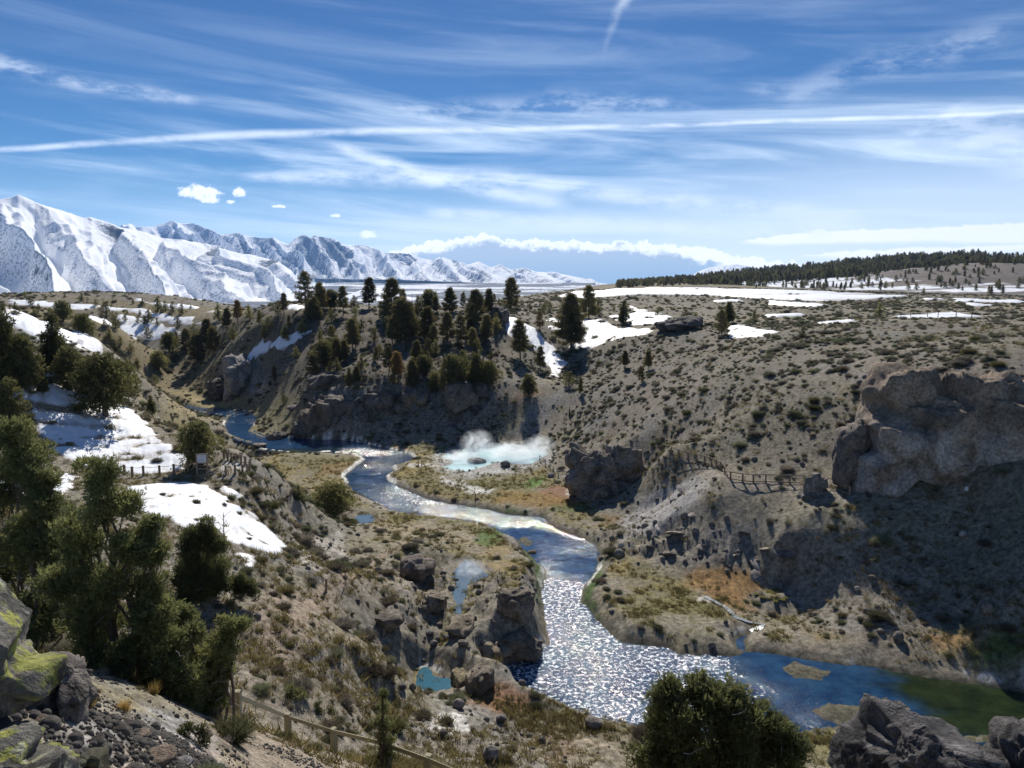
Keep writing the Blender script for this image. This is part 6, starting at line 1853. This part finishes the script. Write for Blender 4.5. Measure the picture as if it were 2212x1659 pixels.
# ------------------------------------------------------------------ fences, posts, sign
def fence(name, label, feet, ph, rails, sz=.14, rz_=.09, mat=None, railmat=None, cat='fence', tube=None, posts=True):
    pts = [hit(*f) if len(f) == 2 else np.array(f) for f in feet]
    mat = mat or M_WOOD
    base = pts[len(pts) // 2]
    root = empty(name, base, label, cat)
    for i, p in enumerate(pts):
        q = p - base
        mb = MB()
        a = math.atan2(*(pts[min(i + 1, len(pts) - 1)] - pts[max(i - 1, 0)])[1::-1])
        mb.box((q[0], q[1], q[2] + ph / 2 - .15), (sz, sz, ph + .3), a)
        mb.box((q[0], q[1], q[2] + ph + .006), (sz * .8, sz * .8, .012), a)
        link('post', mb.mesh('post'), mat, root)
    for i in range(len(pts) - 1):
        a, b_ = pts[i] - base, pts[i + 1] - base
        d = b_ - a
        for hgt in rails:
            mb = MB()
            if tube:
                n = 6
                mb.tube([a + d * (j / n) + (0, 0, hgt - .10 * sin(pi * j / n)) for j in range(n + 1)], tube, 4)
                link('cable', mb.mesh('cable'), M_CABLE, root)
            else:
                ln = math.hypot(d[0], d[1])
                az_ = math.atan2(d[1], d[0])
                nrm = np.array([d[1], -d[0], 0]) / ln * (sz / 2 + .025)
                if nrm[1] > 0:
                    nrm = -nrm
                c = [(s_, e_) for s_ in (-.5, .5) for e_ in (-.5, .5)]
                vv, b0 = [], 0
                for end in (a, b_):
                    for s_, e_ in ((-.5, -.5), (.5, -.5), (.5, .5), (-.5, .5)):
                        vv.append(tuple(end + nrm * (1 + 0 * s_) + nrm / np.linalg.norm(nrm) * s_ * .045 + (0, 0, hgt + e_ * rz_)))
                mb.v = vv
                mb.f = [[0, 1, 2, 3], [7, 6, 5, 4], [0, 4, 5, 1], [1, 5, 6, 2], [2, 6, 7, 3], [3, 7, 4, 0]]
                link('rail', mb.mesh('rail'), railmat or mat, root)
    return root


fence('rail_fence', 'brown post and rail fence bending across the sage slope', [(1431, 973), (1450, 980), (1466, 986), (1486, 992), (1504, 996), (1522, 1000), (1537, 1005), (1547, 1008), (1556, 1014), (1565, 1024), (1578, 1036), (1604, 1040), (1627, 1042), (1654, 1042), (1683, 1043), (1706, 1044), (1739, 1045), (1775, 1050), (1811, 1054), (1835, 1070)], .95, [.9, .12], .15, .10)
fence('rail_fence', 'olive stained rail fence descending across the foreground slope', [np.array([*P(413, 1541, Y=33)[:2], zg(*P(413, 1541, Y=33)[:2])[0]]), (514, 1564), (623, 1594), (722, 1624), (839, 1662), (926, 1694), (1010, 1730)], 1.15, [1.06], .24, .17, M_WOOD2)
fence('cable_fence', 'row of short posts with sagging cable below the left snowfield', [(60, 1020), (110, 1021), (163, 1022), (215, 1024), (269, 1026), (286, 1030), (310, 1028), (345, 1027), (376, 1024), (406, 1020)], .95, [.88], .19, mat=M_WOOD, tube=.018)
fence('cable_fence', 'outer bollard fence curving along the paved path', [(484, 990), (492, 994), (500, 996), (510, 998), (521, 1001), (530, 1005), (541, 1010)], .9, [.82], .16, mat=M_WOOD, tube=.015)
fence('cable_fence', 'inner bollard fence on the near side of the paved path', [(488, 1025), (508, 1024), (524, 1023), (534, 1021), (539, 1015)], .9, [.82], .16, mat=M_WOOD, tube=.015)
fence('stair_rail', 'grey two bar stair rail climbing the dark bank', [(1021, 920), (1034, 906), (1045, 895), (1056, 879), (1068, 860)], .95, [.9, .45], .09, .07, M_DEAD)
fence('rail_fence', 'short dark rail fence on the slope right behind the hot spring steam', [(1035, 942), (1042, 945), (1050, 948), (1055, 951), (1062, 954), (1069, 960)], 1.1, [1.0, .5], .13, .09)
fence('rail_fence', 'short grey rail fence right of the hot spring', [(1166, 996), (1178, 1004), (1188, 1013), (1196, 1020), (1206, 1030), (1226, 1032)], 1.0, [.95, .5], .12, .09, M_DEAD)
fence('wire_fence', 'wire fence on posts crossing the plateau snow strip', [(1775, 698), (1840, 692), (1890, 690), (1946, 688), (1967, 687), (2003, 687), (2026, 687), (2065, 687), (2099, 688), (2160, 690)], 1.5, [1.35, .8], .12, tube=.02)
for nm, u, v, h_, w_, mt, lab in [('trail_post', 705, 1278, 1.0, .16, M_WOOD, 'thick short wooden post by the dirt trail'), ('marker_stake', 746, 1266, 1.35, .05, M_PIPE, 'thin rusty stake right of the trail post'), ('marker_stake', 1027, 1083, 1.15, .09, M_PIPE, 'single dark stake on the white crusted flat'), ('marker_stake', 904, 1007, .95, .1, M_PIPE, 'left one of two stakes at the creek beside the hot spring outlet'), ('marker_stake', 911, 1007, .95, .1, M_PIPE, 'right one of two stakes at the creek beside the hot spring outlet'), ('marker_stake', 986, 941, 1.0, .1, M_PIPE, 'dark stake beside the brown rock behind the hot spring'), ('marker_stake', 1018, 943, 1.0, .1, M_PIPE, 'dark stake at the foot of the stair rail')]:
    p = hit(u, v)
    mb = MB()
    mb.box((0, 0, h_ / 2 - .1), (w_, w_, h_ + .2), .3, .03)
    mb.box((.03 * h_ / 2, 0, h_ + .006), (w_ * .75, w_ * .75, .012), .3)
    o = link(nm, mb.mesh(nm), mt)
    o.location = p
    tag(o, lab, 'post')
# information sign by the path
p = hit(438, 1034)
k = mpp(p)
root = empty('information_sign', p, 'brown two post sign with a pale panel beside the paved path', 'sign', None, .12)
wS, hS = 22 * k, 56 * k
for sx2 in (-1, 1):
    link('post', MB().box((sx2 * wS / 2, 0, hS / 2 - .15), (.13, .13, hS + .3)).mesh('post'), M_WOOD, root)
for z_ in (hS - .08, hS - 22 * k, hS * .38, hS * .1):
    link('crossbar', MB().box((0, 0, z_), (wS - .135, .07, .09)).mesh('crossbar'), M_WOOD, root)
link('panel', MB().box((0, -.055, hS - 11.5 * k), (wS - .16, .03, 17 * k)).mesh('panel'), M_PANEL, root)
mb = MB()
rs_ = random.Random(4)
for i in range(5):
    mb.box((rs_.uniform(-.04, .04), -.074, hS - (6 + 2.4 * i) * k), (wS * .55, .006, .02))
link('printed_lines', mb.mesh('printed_lines'), plain_mat('faded_print', (.3, .31, .33)), root)
# small notice by the foot of the rock wall
p = hit(2086, 1072)
root = empty('warning_sign', p, 'small white notice on a stake below the rock wall', 'sign')
link('post', MB().box((0, 0, .35), (.05, .05, 1.0)).mesh('post'), M_PIPE, root)
link('panel', MB().box((0, -.045, .75), (.34, .03, .36)).mesh('panel'), M_PANEL, root)
# bare shrub on the spotted snow, charred stump on the hillside
for u, v, h_, lab, nb in [(484, 1172, 2.4, 'bare leafless sapling standing in the spotted snow patch', 9), (1230, 898, 1.7, 'charred stump standing on the open hillside above the hot spring', 3), (560, 1052, 1.6, 'leafless grey bush on the bank below the paved path', 12)]:
    p = hit(u, v)
    rg = np.random.default_rng(u)
    mb = MB()
    r0 = .05 if nb > 3 else .2
    mb.tube([(0, 0, -.2), (.03, 0, h_ * .5), (.06, .03, h_)], [r0, r0 * .7, r0 * .25], 6)
    for i in range(nb):
        z_ = h_ * (.25 + .6 * i / nb)
        a = i * 2.4
        L_ = h_ * .32 * rg.uniform(.6, 1.1) if nb > 3 else .25
        e = np.array((cos(a) * L_, sin(a) * L_ * .7, z_ + L_ * .9))
        limb(mb, (.03, 0, z_), e, r0 * .5, .008, rg, 3, -.05, 4)
        for j in range(3):
            limb(mb, e * .7 + np.array((0, 0, z_ * .3)), e * .7 + np.array((0, 0, z_ * .3)) + rg.normal(size=3) * L_ * .3 + (0, 0, L_ * .25), .012, .004, rg, 2, 0, 3)
    nm = 'bare_sapling' if nb > 3 else 'tree_stump'
    o = link(nm, mb.mesh(nm), M_DEAD if nb == 12 else M_BARK)
    o.location = p
    tag(o, lab, 'tree' if nb > 3 else 'stump')
# dry grass tufts on the near ledge
for u, v, h_, n_, lab in [(187, 1528, .34, 420, 'tall golden grass tuft beside the pitted rock knob'), (268, 1535, .22, 260, 'shorter golden grass tuft at the juniper foot'), (330, 1500, .3, 160, 'pale dry grass tuft in the shade of the large juniper')]:
    p = hit(u, v)
    rg = np.random.default_rng(u)
    d = unit(rg.normal(size=(n_, 3)) * (.4, .4, .2) + (0, 0, 1))
    b0 = rg.normal(size=(n_, 3)) * (.05, .05, 0)
    o = link('grass_tuft', tris('grass_tuft', [blades(b0, d, h_, .006, rg, rg.uniform(0, 1, n_))], M_GRASS))
    o.location = p
    tag(o, lab, 'grass')

# ------------------------------------------------------------------ steam over the hot water
M_STEAM = bpy.data.materials.new('steam')
M_STEAM.use_nodes = True
t = NT(M_STEAM.node_tree)
t.t.nodes.remove(t.t.nodes['Principled BSDF'])
pv = t.new('ShaderNodeVolumePrincipled')
co = t.new('ShaderNodeTexCoord').outputs['Object']
ln_ = t.new('ShaderNodeVectorMath', operation='LENGTH')
t.l.new(co, ln_.inputs[0])
oi = t.new('ShaderNodeObjectInfo')
va = t.new('ShaderNodeVectorMath', operation='ADD')
t.l.new(co, va.inputs[0])
t.l.new(oi.outputs['Location'], va.inputs[1])
nz = t.noise(va.outputs[0], 1.7, 7, .66, 1.6)
fall = t.step(ln_.outputs['Value'], .98, .15)
den = t.m('MULTIPLY', fall, t.step(nz, .4, .74))
t.put(pv.inputs['Density'], t.m('MULTIPLY', den, t.m('MULTIPLY', oi.outputs['Alpha'], 3.2)))
pv.inputs['Color'].default_value = (.97, .98, 1, 1)
pv.inputs['Anisotropy'].default_value = .3
t.l.new(pv.outputs[0], t.t.nodes['Material Output'].inputs['Volume'])
for u, v, Y, ru, rv, ry, dn, lab in [(1000, 992, 132, 62, 24, 5, .5, 'steam drifting low over the left half of the hot spring'), (1032, 958, 136, 46, 36, 4, .36, 'taller steam wisp rising behind the hot spring'), (1105, 978, 134, 84, 26, 6, .5, 'steam spread over the right half of the hot spring'), (1165, 965, 137, 44, 30, 5, .3, 'faint steam blowing off the right end of the hot spring'), (1015, 1232, 77, 46, 34, 2.2, .5, 'thin steam over the pale upper pool'), (1090, 1428, 61, 48, 36, 2.4, .3, 'faint steam at the little creek bay')]:
    V, Fc = ICO[2]
    o = link('steam', mesh_np('steam', V, Fc), M_STEAM)
    q = P(u, v, Y=Y)
    k = mpp(q)
    o.location, o.scale = q, (ru * k, ry, rv * k)
    o.color = (1, 1, 1, dn)
    tag(o, lab, kind='stuff')

# ------------------------------------------------------------------ grass on the creek flats
def grass_proto(seed, nb):
    rg = np.random.default_rng(seed)
    d = unit(rg.normal(size=(nb, 3)) * (.6, .6, .25) + (0, 0, .8))
    return tris('grass', [blades(rg.normal(size=(nb, 3)) * (.22, .22, 0), d, .55, .035, rg, rg.uniform(0, 1, nb))], M_TURF)


M_TURF = leaf_mat('turf', (.12, .105, .04), (.27, .215, .09), .35)
rgg = np.random.default_rng(21)
Ng = 90000
r_ = np.exp(rgg.uniform(math.log(42), math.log(170), Ng))
a_ = rgg.uniform(R(-30), R(37), Ng)
fl_ = bil(flat * (RIV < -.5) * sstep(-.35, .25, f2 + f3), a_, np.log(r_))
for nm, (lev, pl, s2, sd) in POOLS.items():
    pass
ok = rgg.uniform(0, 1, Ng) < fl_ * .8
r_, a_ = r_[ok], a_[ok]
px_, py_ = r_ * np.sin(a_), r_ * np.cos(a_)
pz_ = zg(px_, py_)
inp = np.zeros(len(px_), bool)
for nm, (lev, pl, s2, sd) in POOLS.items():
    inp |= sdist(px_, py_, pl) > -.4
px_, py_, pz_ = px_[~inp], py_[~inp], pz_[~inp]
scatter('grass', np.stack([px_, py_, pz_ - .02], 1), np.clip(rgg.lognormal(-.9, .4, len(px_)), .2, .9), collection_of('grass', [grass_proto(800 + i, 26) for i in range(4)]), 'short dry olive grass on the creek flats', tilt=.1)
Ng = 90000
r_ = np.exp(rgg.uniform(math.log(24), math.log(190), Ng))
a_ = rgg.uniform(R(-36), R(37), Ng)
fl_ = bil((1 - flat) * (RIV < -.8) * (1 - SNOWM) * (1 - rocky) * (.1 + .9 * sstep(-.1, .4, fbm(X * .09, Yg * .09, seed=211, oct=4) + .3 * f2)), a_, np.log(r_))
ok = rgg.uniform(0, 1, Ng) < fl_ * .5
r_, a_ = r_[ok], a_[ok]
px_, py_ = r_ * np.sin(a_), r_ * np.cos(a_)
scatter('grass', np.stack([px_, py_, zg(px_, py_) - .02], 1), np.clip(rgg.lognormal(-.75, .45, len(px_)), .2, 1.1), collection_of('grass', [grass_proto(820 + i, 24) for i in range(4)]), 'tufts of pale dry grass between the sagebrush', tilt=.15)

# ------------------------------------------------------------------ air between here and the range
M_HAZE = bpy.data.materials.new('haze_air')
M_HAZE.use_nodes = True
t = NT(M_HAZE.node_tree)
t.t.nodes.remove(t.t.nodes['Principled BSDF'])
pv = t.new('ShaderNodeVolumePrincipled')
pv.inputs['Color'].default_value = (.3, .56, 1, 1)
pv.inputs['Density'].default_value = 3.6e-5
t.l.new(pv.outputs[0], t.t.nodes['Material Output'].inputs['Volume'])
tag(link('haze', MB().box((0, 6300, 450), (36000, 19000, 1700)).mesh('haze'), M_HAZE), 'thin blue air between the canyon and the range', kind='stuff')
